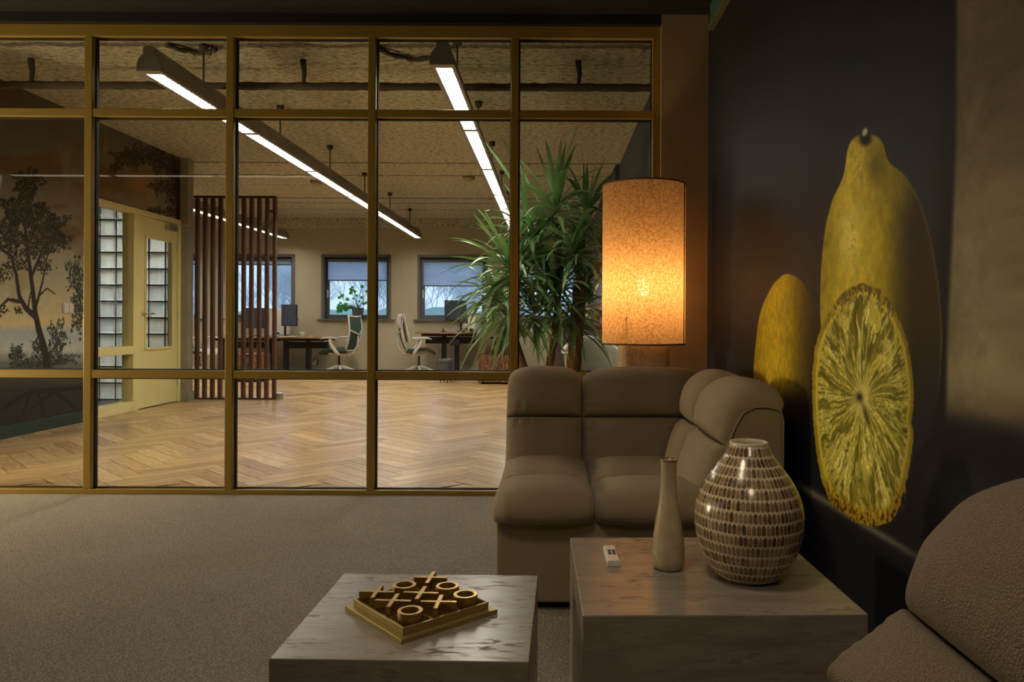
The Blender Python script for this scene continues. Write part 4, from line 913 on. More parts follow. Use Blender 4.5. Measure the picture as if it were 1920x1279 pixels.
def yucca():
    px, py = -.02, 6.35; s = F_PX / py
    t = thing('potted_yucca', 'tall many-headed yucca with arching green leaves behind the glass, left of the lamp', 'plant', (px, py, 0))
    W = lambda x, y, dy=0: ((x - CX) / (F_PX / (py + dy)), py + dy, 1 + (CY - y) / (F_PX / (py + dy)))
    b = MB(); b.lathe([(.20, 0), (.26, .05), (.29, .42), (.27, .42), (.25, .36), (0, .36)], 40, (px, py), cap=False); b.build('pot', mat('white_glazed_pot', (.55, .53, .48), .35), t, world=True)
    b = MB(); b.lathe([(.25, .36), (.1, .385), (0, .39)], 30, (px, py), cap=False); b.build('soil', mat('potting_soil', (.03, .02, .012), .95, bump=.8), t, world=True)
    def bend(p, q, r0, r1, k=.04): 
        pts = []; p, q = Vector(p), Vector(q)
        for i in range(9):
            f = i / 8; v = p.lerp(q, f); v.x += k * math.sin(f * PI); pts.append(v)
        return pts, [r0 + (r1 - r0) * i / 8 for i in range(9)]
    base = (px, py, .38)
    trunks = []
    fork = W(1088, 530)
    for q in ((W(1075, 700), fork, .062, .058, .0), ((px + .06, py, .37), W(1075, 702), .075, .062, .0), (fork, W(1078, 478), .026, .024, -.01), (fork, W(1128, 485), .028, .024, .03),
              ((px - .04, py + .05, .37), W(1040, 630, .05), .04, .03, .0), (W(1040, 630, .05), W(1045, 420, .1), .03, .026, .02), ((px - .10, py - .05, .37), W(962, 520, -.1), .045, .028, -.10), (W(1078, 478), W(1098, 420, .1), .024, .02, 0)):
        pts, R = bend(q[0], q[1], q[2], q[3], q[4]); b = MB(); b.tube(pts, [r_ * (1 + .08 * ((i % 2) * 2 - 1)) for i, r_ in enumerate(R)], 12); b.build('trunk', M_trunk, t, world=True)
    rr = random.Random(21)
    heads = [  # px, py, depth offset, count, length, leaf half-width, steepest angle
        (1040, 398, .0, 54, .56, .022, 74), (1098, 410, .15, 46, .48, .021, 72), (958, 515, -.15, 62, .60, .023, 66), (1126, 480, .05, 40, .42, .022, 60),
        (1078, 478, -.1, 44, .50, .022, 55), (1004, 470, .1, 60, .52, .021, 60), (1040, 560, -.05, 60, .56, .021, 62), (958, 590, -.1, 50, .58, .021, 40), (1020, 520, .1, 50, .56, .020, 40), (1105, 575, .2, 18, .30, .030, 70), (985, 440, .05, 40, .52, .021, 60),
        (1000, 600, -.12, 46, .50, .020, 50), (1068, 600, .0, 34, .50, .021, 30), (925, 560, -.05, 26, .46, .020, 40)]
    for hx, hy, dd, n, L, wd, e0 in heads:
        b = MB(); c = Vector(W(hx, hy, dd))
        n = int(n * .82); wd *= 1.22
        for k in range(n):
            f = k / n; az = k * 2.39996 + rr.uniform(-.25, .25); el = math.radians(e0 - (e0 + 35) * f ** .9 + rr.uniform(-12, 12))
            bz = c + Vector((0, 0, .10 - .16 * f)) + Vector((math.cos(az), math.sin(az), 0)) * .015
            leaf(b, bz, az, el, L * rr.uniform(.78, 1.12), wd * rr.uniform(.75, 1.1), .55 + 1.7 * f + rr.uniform(-.2, .7), rr.uniform(-.5, .5))
        b.build('foliage', M_leafd, t, world=True, fix=False)
    # the long single leaves that reach beyond the crown
    b = MB()
    for (x0, y0, x1, y1, wd) in ((1040, 385, 1086, 237, .018), (1010, 420, 905, 272, .020), (958, 500, 848, 483, .018), (1045, 390, 1075, 292, .018), (1020, 400, 935, 262, .018), (1100, 400, 1124, 340, .016), (1048, 400, 1010, 300, .018), (958, 500, 885, 405, .022), (958, 500, 903, 395, .018), (1095, 410, 1092, 300, .015)):
        p0, p1 = Vector(W(x0, y0)), Vector(W(x1, y1, -.1)); d = p1 - p0
        leaf(b, p0, math.atan2(d.y, d.x), math.atan2(d.z, math.hypot(d.x, d.y)) + .05, d.length * 1.02, wd, .16, 1.2, .3)
    b.build('foliage', M_leafd, t, world=True, fix=False)
yucca()
# plant growing in the bark planter
t = thing('leafy_plant', 'drooping long-leaved plant growing in the square bark planter', 'plant', (PLX, PLY, .41))
rr = random.Random(4)
b = MB(); b.tube([(PLX, PLY, .40), (PLX + .02, PLY, .9), (PLX - .02, PLY, 1.30)], [.03, .025, .02], 8); b.build('stem', M_trunk, t, world=True)
b = MB()
for k in range(70):
    f = k / 70; az = k * 2.4; leaf(b, (PLX, PLY, 1.35 - .35 * f), az, math.radians(70 - 90 * f), .75 * rr.uniform(.7, 1.1), .028, 1.0 + 1.5 * f, rr.uniform(-.4, .4))
b.build('foliage', M_leafd, t, world=True, fix=False)
b = MB(); b.box(PLX - .27, PLX + .27, PLY - .27, PLY + .27, .405, .42); b.build('soil', MATS['potting_soil'], t, world=True)

# pilea on the sill
t = thing('pilea_plant', 'small round-leaved green plant in a dark pot on the middle window sill', 'plant', ((671 - CX) / 96., YB - .02, WZ0))
b = MB(); b.lathe([(.095, 0), (.115, .22), (.105, .22), (.095, .18), (0, .18)], 24, cap=False); b.build('pot', mat('dark_pot', (.05, .045, .04), .6), t)
b = MB(); lb = MB(); rr = random.Random(8)
for k in range(46):
    big = k < 14
    ex = rr.uniform(-.38, .34); ez = .22 + rr.uniform(-.06, .42) * (1 - abs(ex)) + .05; 
    if k % 3 == 0: ex = rr.uniform(-.40, -.2); ez = rr.uniform(.14, .26)
    ey = rr.uniform(-.10, .05)
    b.tube([(0, 0, .18), (ex * .5, ey * .5, ez * .6 + .12), (ex, ey, ez)], .003, 5)
    rad = rr.uniform(.022, .042); ax = rr.uniform(-.6, .6); ay = rr.uniform(-.6, .6)
    ring = [(ex + rad * math.cos(q * PI / 5), ey + rad * .5 * math.sin(q * PI / 5) * math.sin(ax) , ez + rad * math.sin(q * PI / 5) * math.cos(ax) + ay * .01) for q in range(10)]
    lb.add(ring + [(ex, ey - .008, ez)], [(q, (q + 1) % 10, 10) for q in range(10)], True)
b.build('stems', mat('green_stem', (.06, .14, .04), .6), t, fix=False); lb.build('leaves', mat('pilea_leaf', (.05, .30, .06), .4, trans=(.5, (.10, .55, .08))), t, fix=False)

# cabinet, coral sculpture, pink bottle, armchair behind the yucca
t = thing('low_cabinet', 'dark plum sideboard behind the yucca, carrying the coral sculpture', 'cabinet', (.42, 9.0, 0))
b = MB(); b.box(.02, .80, 8.82, 9.25, .04, .93); b.build('body', mat('plum_lacquer', (.07, .045, .05), .4), t, .005, world=True)
b = MB(); b.box(.0, .82, 8.79, 9.27, .93, .955); b.build('top', mat('plum_lacquer_top', (.10, .07, .07), .35), t, .004, world=True)
for k in (0, 1): b = MB(); b.box(.03 + .385 * k, .405 + .385 * k, 8.80, 8.82, .06, .91); b.build('door', MATS['plum_lacquer'], t, .004, world=True)
t = thing('coral_sculpture', 'cream knobbly coral-like sculpture on the plum sideboard', 'sculpture', ((1106 - CX) / 155.5, 9.0, .955))
b = MB(); rr = random.Random(2)
for k in range(60):
    z_ = 1 - 2 * (k + .5) / 60; a = k * 2.4; q = math.sqrt(1 - z_ * z_); c = Vector((.10 * q * math.cos(a), .08 * q * math.sin(a), .11 + .085 * z_)); d = Vector((q * math.cos(a), q * math.sin(a), z_)).normalized()
    b.tube([c * 1.0 - d * .03, c + d * .006, c + d * .02, c + d * .022], [.016, .018, .021, .012], 7)
b.build('coral', mat('cream_ceramic', (.52, .46, .34), .4), t, fix=False)
t = thing('pink_bottle', 'tall pink bottle standing right of the coral sculpture', 'bottle', ((1130 - CX) / 155.5, 9.0, .955))
b = MB(); b.lathe([(.035, 0), (.042, .01), (.042, .20), (.020, .25), (.014, .27), (.014, .345), (.018, .35), (.018, .365)], 24); b.build('glass', mat('pink_glass', (.42, .20, .27), .35), t)
def armchair():
    cx, cy = .46, 7.9
    t = thing('armchair', 'pale shell armchair between the yucca and the lamp', 'chair', (cx, cy, 0), 0)
    rows = []; n = 28
    for i in range(9):
        v = i / 8; row = []
        for k in range(n + 1):
            a = PI * (1.08 + .84 * k / n * 1.0) if False else (-.15 * PI + 1.3 * PI * k / n) + .12
            top = .66 + .16 * max(0, math.sin(a - .2)) ** 2
            z = .40 + (top - .40) * v; R = .30 + .03 * v
            row.append((R * 1.02 * math.cos(a), R * .95 * math.sin(a), z))
        rows.append(row)
    b = MB(); b.grid(rows); o = b.build('shell', mat('sage_upholstery', (.30, .30, .22), .8), t); o.modifiers.new('solid', 'SOLIDIFY').thickness = .04
    b = MB(); b.tube([(p[0], p[1], p[2] + .008) for p in rows[-1]], .026, 10, flat=.5); b.build('rim', M_white, t)
    b = MB(); b.lathe([(.0, .36), (.27, .37), (.29, .41), (.27, .45), (0, .46)], 32, cap=False); b.build('seat', MATS['sage_upholstery'], t)
    for a in (.6, 2.5, 3.8, 5.6): b = MB(); b.tube([(.16 * math.cos(a), .16 * math.sin(a), .37), (.25 * math.cos(a), .25 * math.sin(a), 0)], [.018, .011], 8); b.build('leg', M_white, t)
armchair()

# winter trees outside
M_twig = mat('grey_twig', (.66, .67, .70), .9); M_hedge = mat('pale_hedge', (.42, .52, .42), .9)  # both colours paled to carry the outdoor haze
def tree(x, y, h, seed, label):
    r = random.Random(seed); b = MB()
    def br(p, d, L, rad, lev):
        q = p + d * L; b.tube([p, (p + q) / 2 + Vector((r.uniform(-.05, .05), 0, 0)) * L, q], [rad, rad * .8, rad * .6], 4, cap=False)
        if lev == 0: return
        for _ in range(4):
            nd = (d + Vector((r.uniform(-.8, .8), r.uniform(-.5, .5), r.uniform(-.1, .7)))).normalized(); br(p.lerp(q, r.uniform(.5, 1)), nd, L * r.uniform(.55, .9), rad * .66, lev - 1)
    br(Vector((0, 0, -.3)), Vector((r.uniform(-.05, .05), 0, 1)).normalized(), h * .30, .035, 5)
    o = b.build('bare_tree', M_twig, fix=False); o.location = (x, y, -.5); tag(o, label, 'tree', 'bare winter trees outside the windows')
for i in range(18): tree(-18 + i * 1.14 + random.uniform(-.25, .25), (23, 28, 33)[i % 3], random.uniform(4.0, 5.6) * (1 if i < 12 else .72) * (1, 1.15, 1.35)[i % 3], 100 + i, 'leafless winter tree outside the rear office windows')
b = MB(); b.box(-45, 25, YB + .4, 60, -.6, -.5); o = b.build('lawn', mat('winter_grass', (.20, .26, .12), .95), None); struct(o); o.name = 'ground'
b = MB(); rr = random.Random(5); rows = []
for i in range(60):
    x = -26 + 34 * i / 59; rows.append([(x, 29 + .3 * rr.random(), -.5), (x, 29 + .4 * rr.random(), .6 + rr.uniform(-.2, .2)), (x, 29.4, 1.35 + rr.uniform(-.25, .3)), (x, 30.2, 1.3 + rr.uniform(-.2, .2)), (x, 30.6, -.5)])
b.grid(rows); o = b.build('hedge', M_hedge); recentre(o, (-9, 29, -.5)); tag(o, 'pale green hedge outside beyond the bare trees', 'hedge')

# ================================================================== LOUNGE
M_fab = m_weave('taupe_linen', (.285, .225, .15), scale=900, strength=.25, blotch=.10, big=3)
M_fab2 = m_weave('taupe_boucle', (.235, .18, .12), scale=600, strength=.8, blotch=.08, big=4, knots=.9, band=.0, lo=.6, hi=1.2)
def catmull(P, n):
    P = [P[0]] + list(P) + [P[-1]]; out = []
    for i in range(1, len(P) - 2):
        for k in range(n):
            t = k / n; a = []
            for c in range(len(P[0])):
                p0, p1, p2, p3 = P[i - 1][c], P[i][c], P[i + 1][c], P[i + 2][c]
                a.append(.5 * (2 * p1 + (p2 - p0) * t + (2 * p0 - 5 * p1 + 4 * p2 - p3) * t * t + (3 * p1 - p0 - 3 * p2 + p3) * t ** 3))
            out.append(tuple(a))
    out.append(tuple(P[-2])); return out
def puff(a, b_, p=3.0, q=.5):
    return (max(0, (1 - abs(a) ** p)) ** q) * (max(0, (1 - abs(b_) ** p)) ** q)
def cosine(n):      # parameters denser towards both edges of a cell, so creases stay crisp
    return [-math.cos(PI * k / n) for k in range(n + 1)]
def pad(profile, splits, map_fn, cols, bulge, N=28, wr=.004, seed=0, amp=None):
    """profile: (d, z) polyline; splits: parameter limits of the rows; cols: list of (u0, u1, fn)
       map_fn(d, z, u, col) -> world point ; normals come from the profile"""
    prof = catmull(profile, 10); S_ = [0]
    for i in range(1, len(prof)): S_.append(S_[-1] + math.hypot(prof[i][0] - prof[i - 1][0], prof[i][1] - prof[i - 1][1]))
    T = S_[-1]
    def at(t):
        s = t * T; i = 0
        while i < len(S_) - 2 and S_[i + 1] < s: i += 1
        f = (s - S_[i]) / max(1e-9, S_[i + 1] - S_[i]); p, q = prof[i], prof[i + 1]
        return (p[0] + (q[0] - p[0]) * f, p[1] + (q[1] - p[1]) * f)
    def nor(t):
        a, c = at(max(0, t - .04)), at(min(1, t + .04)); dx, dz = c[0] - a[0], c[1] - a[1]; L = math.hypot(dx, dz); return (-dz / L, dx / L)
    meshes = []
    for ci, col in enumerate(cols):
        for ri in range(len(splits) - 1):
            b = MB(); rows = []
            for tb in cosine(N):
                t = splits[ri] + (splits[ri + 1] - splits[ri]) * (tb + 1) / 2; d, z = at(t); nd, nz = nor(t); row = []
                for ta in cosine(N):
                    h = bulge[ri] * puff(ta, tb) - .014 * max(abs(ta), abs(tb)) ** 40
                    e = (1 - (1 - abs(ta) ** 6) * (1 - abs(tb) ** 6)) if wr else 0
                    edge = max(abs(ta), abs(tb)); wrk = wr * math.exp(-((edge - .80) / .16) ** 2) * (math.sin(23 * ta + seed + ci * 2 + math.sin(7 * tb) * 1.3) * (abs(tb) > .55) + math.sin(21 * tb + seed + ri) * (abs(ta) > .55))
                    h += wrk
                    row.append(map_fn(d + nd * h, z + nz * h, (ta + 1) / 2, ci, d))
                rows.append(row)
            b.grid(rows); meshes.append(b)
    return meshes
def join(mbs):
    b = MB()
    for m_ in mbs: b.add(m_.v, m_.f, True)
    return b
SX0, SX1, SY0, SY1 = -.195, .80, 2.60, 3.53       # footprint of the corner seat
def corner_sofa():
    t = thing('corner_armchair', 'taupe tufted corner seat with puffy back and side, standing before the glass wall', 'sofa', ((SX0 + SX1) / 2, (SY0 + SY1) / 2, 0))
    core = [(.0, .03), (.0, .66), (.010, .695), (.05, .706), (.10, .705), (.138, .685), (.164, .64), (.188, .58), (.213, .50), (.25, .36), (.25, .03)]
    # base block, upholstered panels
    b = MB(); b.box(SX0 + .005, SX1 - .01, SY0 - .035, SY1 - .01, .03, .33); b.build('base', M_fab, t, .012, world=True, seg=3)
    b = MB(); b.box(SX0 + .05, SX1 - .05, SY0 + .02, SY1 - .05, 0, .035); b.build('plinth', M_black, t, world=True)
    b = MB(); b.prism([(SY1 - a, c) for a, c in core], SX0 + .004, SX1 - .02, 'X'); b.build('back_frame', M_fab, t, .008, world=True)
    b = MB(); b.prism([(SX1 - a, c) for a, c in core], SY0 - .02, SY1 - .02, 'Y'); b.build('side_frame', M_fab, t, .008, world=True)
    # piping around the end panel
    b = MB(); b.tube([(SX1 - a, SY0 - .022, c) for a, c in core[:-1]], .0042, 6); b.tube([(SX1, SY0 - .02, .66), (SX1, SY0 - .02, .03)], .004, 6); b.build('piping', M_fab, t, world=True)
    prof = [(.002, .690), (.012, .712), (.045, .722), (.105, .720), (.152, .695), (.180, .640), (.203, .580), (.228, .500), (.262, .395), (.285, .33)]
    sp = [0, .545, 1]
    bul = [.072, .062]
    X_split = .137; Y_split = 3.03
    def fb(d, z, u, ci, d0):
        if ci == 0: return (SX0 - .006 + (X_split - SX0 + .006) * u, SY1 - d, z)
        xe = SX1 - d0; x = X_split + (xe - X_split) * u
        return (x, SY1 - d, z)
    b = join(pad(prof, sp, fb, [0, 1], bul, seed=1)); b.build('back_cushion', M_fab, t, world=True)
    def fs(d, z, u, ci, d0):
        ye = SY1 - d0
        if ci == 0: return (SX1 - d, ye + (Y_split - ye) * u, z)
        return (SX1 - d, Y_split + (SY0 - .022 - Y_split) * u, z)
    b = join(pad(prof, sp, fs, [0, 1], bul, seed=3)); b.build('side_cushion', M_fab, t, world=True)
    # seat pad: profile runs from the front lip backwards
    sprof = [(-.036, .305), (-.050, .335), (-.040, .362), (.02, .372), (.16, .372), (.29, .370), (.42, .372), (.56, .374), (.72, .374)]
    def fq(d, z, u, ci, d0):
        xa, xb = ((SX0 - .006, .150), (.150, .575))[ci]
        return (xa + (xb - xa) * u, SY0 + d, z)
    # here the profile advances away from the viewer so the normal points up
    b = join(pad(sprof, [0, .44, 1], fq, [0, 1], [.062, .052], seed=5, wr=.003)); b.build('seat_cushion', M_fab, t, world=True)
corner_sofa()

def boucle_sofa():
    t = thing('boucle_sofa', 'coarse taupe upholstered sofa with rounded cushions at the lower right edge', 'sofa', (.45, .70, 0))
    X1 = .865; prof = [(-.005, .55), (.0, .665), (.06, .700), (.13, .700), (.19, .675), (.245, .62), (.285, .55), (.33, .49), (.42, .43)]
    Ya, Yb = 1.215, .28; Ym = .80
    def f(d, z, u, ci, d0):
        ya, yb = ((Ya, Ym), (Ym, Yb))[ci]; return (X1 - d, ya + (yb - ya) * u, z)
    b = join(pad(prof, [0, .745, 1], f, [0, 1], [.075, .05], seed=2, N=60, wr=.0012)); b.build('back_cushion', M_fab2, t, world=True)
    b = MB(); b.prism([(X1 - .001, .03), (X1 - .001, .66), (X1 - .06, .69), (X1 - .13, .69), (X1 - .19, .665), (X1 - .245, .61), (X1 - .285, .54), (X1 - .33, .48), (X1 - .42, .42), (X1 - .42, .03)], Yb + .01, Ya - .012, 'Y'); b.build('back_frame', M_fab2, t, .006, world=True)
    sprof = [(0, .28), (-.02, .32), (0, .36), (.1, .375), (.25, .38), (.48, .40)]
    def g(d, z, u, ci, d0):
        ya, yb = ((Ya, Ym), (Ym, Yb))[ci]; return (.0 + d, ya + (yb - ya) * (1 - u if False else u), z)
    b = join(pad(sprof, [0, .5, 1], g, [0, 1], [.05, .05], seed=2, N=36, wr=.0015)); b.build('seat_cushion', M_fab2, t, world=True)
    b = MB(); b.box(.01, X1 - .01, Yb + .01, Ya - .012, .03, .34); b.build('base', M_fab2, t, .01, world=True)
    b = MB(); b.box(.06, X1 - .05, Yb + .05, Ya - .05, 0, .04); b.build('plinth', M_black, t, world=True)
boucle_sofa()

# travertine tables
def travertine(name, k=1.0, rough=.28):
    m = bpy.data.materials.new(name); m.use_nodes = True; nt = m.node_tree; bs = nt.nodes['Principled BSDF']
    tcn = _n(nt, 'ShaderNodeTexCoord')
    def noise(scale, st, det=6, dist=0.): 
        mp_ = _n(nt, 'ShaderNodeMapping'); mp_.inputs['Scale'].default_value = st; nt.links.new(tcn.outputs['Object'], mp_.inputs[0])
        no = _n(nt, 'ShaderNodeTexNoise'); no.inputs['Scale'].default_value = scale; no.inputs['Detail'].default_value = det; no.inputs['Roughness'].default_value = .62; no.inputs['Distortion'].default_value = dist
        nt.links.new(mp_.outputs[0], no.inputs[0]); return no.outputs['Fac']
    a = noise(9, (.5, 3.6, 3.0), 8, .5); c = noise(36, (.6, 2.6, 2.6), 8, .4)
    r = _n(nt, 'ShaderNodeValToRGB'); r.color_ramp.elements[0].position = .35; r.color_ramp.elements[0].color = (.26 * k, .22 * k, .175 * k, 1); r.color_ramp.elements[1].position = .65; r.color_ramp.elements[1].color = (.37 * k, .33 * k, .275 * k, 1)
    nt.links.new(a, r.inputs[0])
    h = _n(nt, 'ShaderNodeMapRange'); h.inputs['From Min'].default_value = .54; h.inputs['From Max'].default_value = .60; nt.links.new(c, h.inputs[0])
    band = _n(nt, 'ShaderNodeMapRange'); band.inputs['From Min'].default_value = .45; band.inputs['From Max'].default_value = .6; nt.links.new(noise(5, (.6, 4, 3), 3), band.inputs[0])
    hm = _n(nt, 'ShaderNodeMath', operation='MULTIPLY'); nt.links.new(h.outputs[0], hm.inputs[0]); nt.links.new(band.outputs[0], hm.inputs[1])
    mx = _n(nt, 'ShaderNodeMix', data_type='RGBA'); mx.inputs[7].default_value = (.22 * k, .165 * k, .115 * k, 1); nt.links.new(hm.outputs[0], mx.inputs[0]); nt.links.new(r.outputs[0], mx.inputs[6])
    nt.links.new(mx.outputs[2], bs.inputs['Base Color'])
    rr_ = _n(nt, 'ShaderNodeMapRange'); rr_.inputs['To Min'].default_value = rough; rr_.inputs['To Max'].default_value = .7; nt.links.new(hm.outputs[0], rr_.inputs[0]); nt.links.new(rr_.outputs[0], bs.inputs['Roughness'])
    bp = _n(nt, 'ShaderNodeBump'); bp.invert = True; bp.inputs['Strength'].default_value = .25; bp.inputs['Distance'].default_value = .0015; nt.links.new(hm.outputs[0], bp.inputs['Height']); nt.links.new(bp.outputs[0], bs.inputs['Normal'])
    return m
M_trav = travertine('travertine', .73)
def table(cx, cy, w_, d, h, rz, label):
    b = MB(); b.box(-w_ / 2, w_ / 2, -d / 2, d / 2, 0, h); o = b.build('travertine_table', M_trav, None, .002); o.location = (cx, cy, 0); o.rotation_euler = (0, 0, rz)
    return tag(o, label, 'table')
T1H, T2H = .34, .40
table(-.291, 1.695, .507, .492, T1H, math.radians(-1.0), 'low travertine cube table carrying the brass noughts and crosses board')
table(.353, 1.802, .588, .548, T2H, math.radians(1.3), 'taller travertine cube table carrying both vases and the remote')

# noughts and crosses board
M_brass = mat('brushed_brass', (.42, .27, .075), .34, .85, var=.06, nscale=30)
M_brassd = mat('satin_brass_board', (.34, .27, .10), .42, .6, var=.05, nscale=20)
BX, BY, BR = -.294, 1.692, math.radians(42)
t = thing('game_board', 'square brass noughts and crosses board with a stepped edge on the low table', 'board game', (BX, BY, T1H), BR)
hs = .1235
b = MB(); b.box(-hs, hs, -hs, hs, 0, .010); b.build('base_plate', M_brassd, t, .001)
b = MB(); i_ = hs - .016; q = .006
for s_ in (-1, 1):
    b.box(-i_, i_, s_ * i_ - q / 2, s_ * i_ + q / 2, .010, .026); b.box(s_ * i_ - q / 2, s_ * i_ + q / 2, -i_, i_, .010, .026)
b.build('rim', M_brassd, t, .0008, fix=False)
b = MB(); cell = 2 * i_ / 3
for k in (-.5, .5):
    b.box(-i_, i_, k * cell - .0015, k * cell + .0015, .010, .024); b.box(k * cell - .0015, k * cell + .0015, -i_, i_, .010, .024)
b.build('grid_bars', M_brassd, t, fix=False)
def local(a, c): return (BX + a * cell * math.cos(BR) - c * cell * math.sin(BR), BY + a * cell * math.sin(BR) + c * cell * math.cos(BR), T1H + .010)
def cross(a, c, label):
    b = MB()
    for r_ in (PI / 4, -PI / 4): b.box(-.040, .040, -.0050, .0050, 0, .034 - (.0001 if r_ < 0 else 0), r_, (0, 0))
    o = b.build('cross_piece', M_brass, None, .0008, fix=False); o.location = local(a, c); o.rotation_euler = (0, 0, BR + random.uniform(-.06, .06)); tag(o, label, 'game piece', 'brass crosses on the game board')
def nought(a, c, label):
    b = MB(); b.lathe([(.0272, 0), (.0272, .033), (.0190, .033), (.0190, 0), (.0272, 0)], 48, cap=False); 
    b.sm = [False] * len(b.sm)
    o = b.build('nought_piece', M_brass, None, .0008); o.location = local(a, c); tag(o, label, 'game piece', 'brass noughts on the game board')
    for p in o.data.polygons: p.use_smooth = abs(p.normal.z) < .5
nought(-1, -1, 'brass nought in the board corner nearest the camera')
cross(0, -1, 'brass cross beside the nearest nought, on its right')
nought(1, -1, 'brass nought in the right corner of the board')
cross(-1, 0, 'brass cross beside the nearest nought, on its left')
cross(0, 0, 'brass cross in the centre square of the board')
nought(1, 0, 'brass nought between the farthest cross and the right corner')
cross(-1, 1, 'brass cross in the left corner of the board')
nought(0, 1, 'brass nought between the farthest cross and the left corner')
cross(1, 1, 'brass cross in the farthest corner of the board')

# inlaid vase
def inlay_mat():
    m = bpy.data.materials.new('shell_inlay'); m.use_nodes = True; nt = m.node_tree; bs = nt.nodes['Principled BSDF']
    uv = _n(nt, 'ShaderNodeUVMap'); uv.uv_map = 'UVMap'; sp = _n(nt, 'ShaderNodeSeparateXYZ'); nt.links.new(uv.outputs[0], sp.inputs[0])
    def M(op, a, c=None, k=None):
        n = _n(nt, 'ShaderNodeMath', operation=op)
        for i, v in enumerate((a, c, k)):
            if v is None: continue
            if isinstance(v, (int, float)): n.inputs[i].default_value = v
            else: nt.links.new(v, n.inputs[i])
        return n.outputs[0]
    tcn = _n(nt, 'ShaderNodeTexCoord'); no = _n(nt, 'ShaderNodeTexNoise'); no.inputs['Scale'].default_value = 60; nt.links.new(tcn.outputs['Object'], no.inputs[0])
    u = M('ADD', sp.outputs['X'], M('MULTIPLY', M('SUBTRACT', no.outputs['Fac'], .5), .35)); fu = M('FRACT', u); iu = M('FLOOR', u); fv = M('FRACT', sp.outputs['Y']); iv = M('FLOOR', sp.outputs['Y'])
    wn_ = _n(nt, 'ShaderNodeTexWhiteNoise', noise_dimensions='2D'); cb = _n(nt, 'ShaderNodeCombineXYZ'); nt.links.new(iu, cb.inputs[0]); nt.links.new(iv, cb.inputs[1]); nt.links.new(cb.outputs[0], wn_.inputs['Vector'])
    rnd = wn_.outputs['Value']
    du = M('ABSOLUTE', M('SUBTRACT', fu, .5))
    t1 = M('MINIMUM', M('DIVIDE', M('SUBTRACT', M('SUBTRACT', .99, M('MULTIPLY', rnd, .06)), fv), .24), 1.0)      # pointed top
    t2 = M('MINIMUM', M('POWER', M('MAXIMUM', M('DIVIDE', M('SUBTRACT', fv, .04), .12), 0.0), .5), 1.0)            # round foot
    wdt = M('MULTIPLY', M('MULTIPLY', M('MAXIMUM', t1, -1.0), t2), .44)
    inside = _n(nt, 'ShaderNodeMapRange'); nt.links.new(M('SUBTRACT', wdt, du), inside.inputs[0]); inside.inputs['From Min'].default_value = -.02; inside.inputs['From Max'].default_value = .03
    n2 = _n(nt, 'ShaderNodeTexNoise'); n2.inputs['Scale'].default_value = 160; n2.inputs['Detail'].default_value = 5; nt.links.new(tcn.outputs['Object'], n2.inputs[0])
    r = _n(nt, 'ShaderNodeValToRGB'); r.color_ramp.elements[0].position = .3; r.color_ramp.elements[0].color = (.06, .033, .016, 1); r.color_ramp.elements[1].position = .75; r.color_ramp.elements[1].color = (.33, .22, .125, 1)
    nt.links.new(M('ADD', M('MULTIPLY', n2.outputs['Fac'], .7), M('MULTIPLY', rnd, .32)), r.inputs[0])
    mx = _n(nt, 'ShaderNodeMix', data_type='RGBA'); mx.inputs[6].default_value = (.55, .46, .31, 1); nt.links.new(inside.outputs[0], mx.inputs[0]); nt.links.new(r.outputs[0], mx.inputs[7])
    nt.links.new(mx.outputs[2], bs.inputs['Base Color']); bs.inputs['Roughness'].default_value = .22; bs.inputs['Coat Weight'].default_value = .5; bs.inputs['Coat Roughness'].default_value = .08
    bp = _n(nt, 'ShaderNodeBump'); bp.inputs['Strength'].default_value = .35; bp.inputs['Distance'].default_value = .001; nt.links.new(M('ADD', inside.outputs[0], M('MULTIPLY', n2.outputs['Fac'], .6)), bp.inputs['Height']); nt.links.new(bp.outputs[0], bs.inputs['Normal'])
    return m
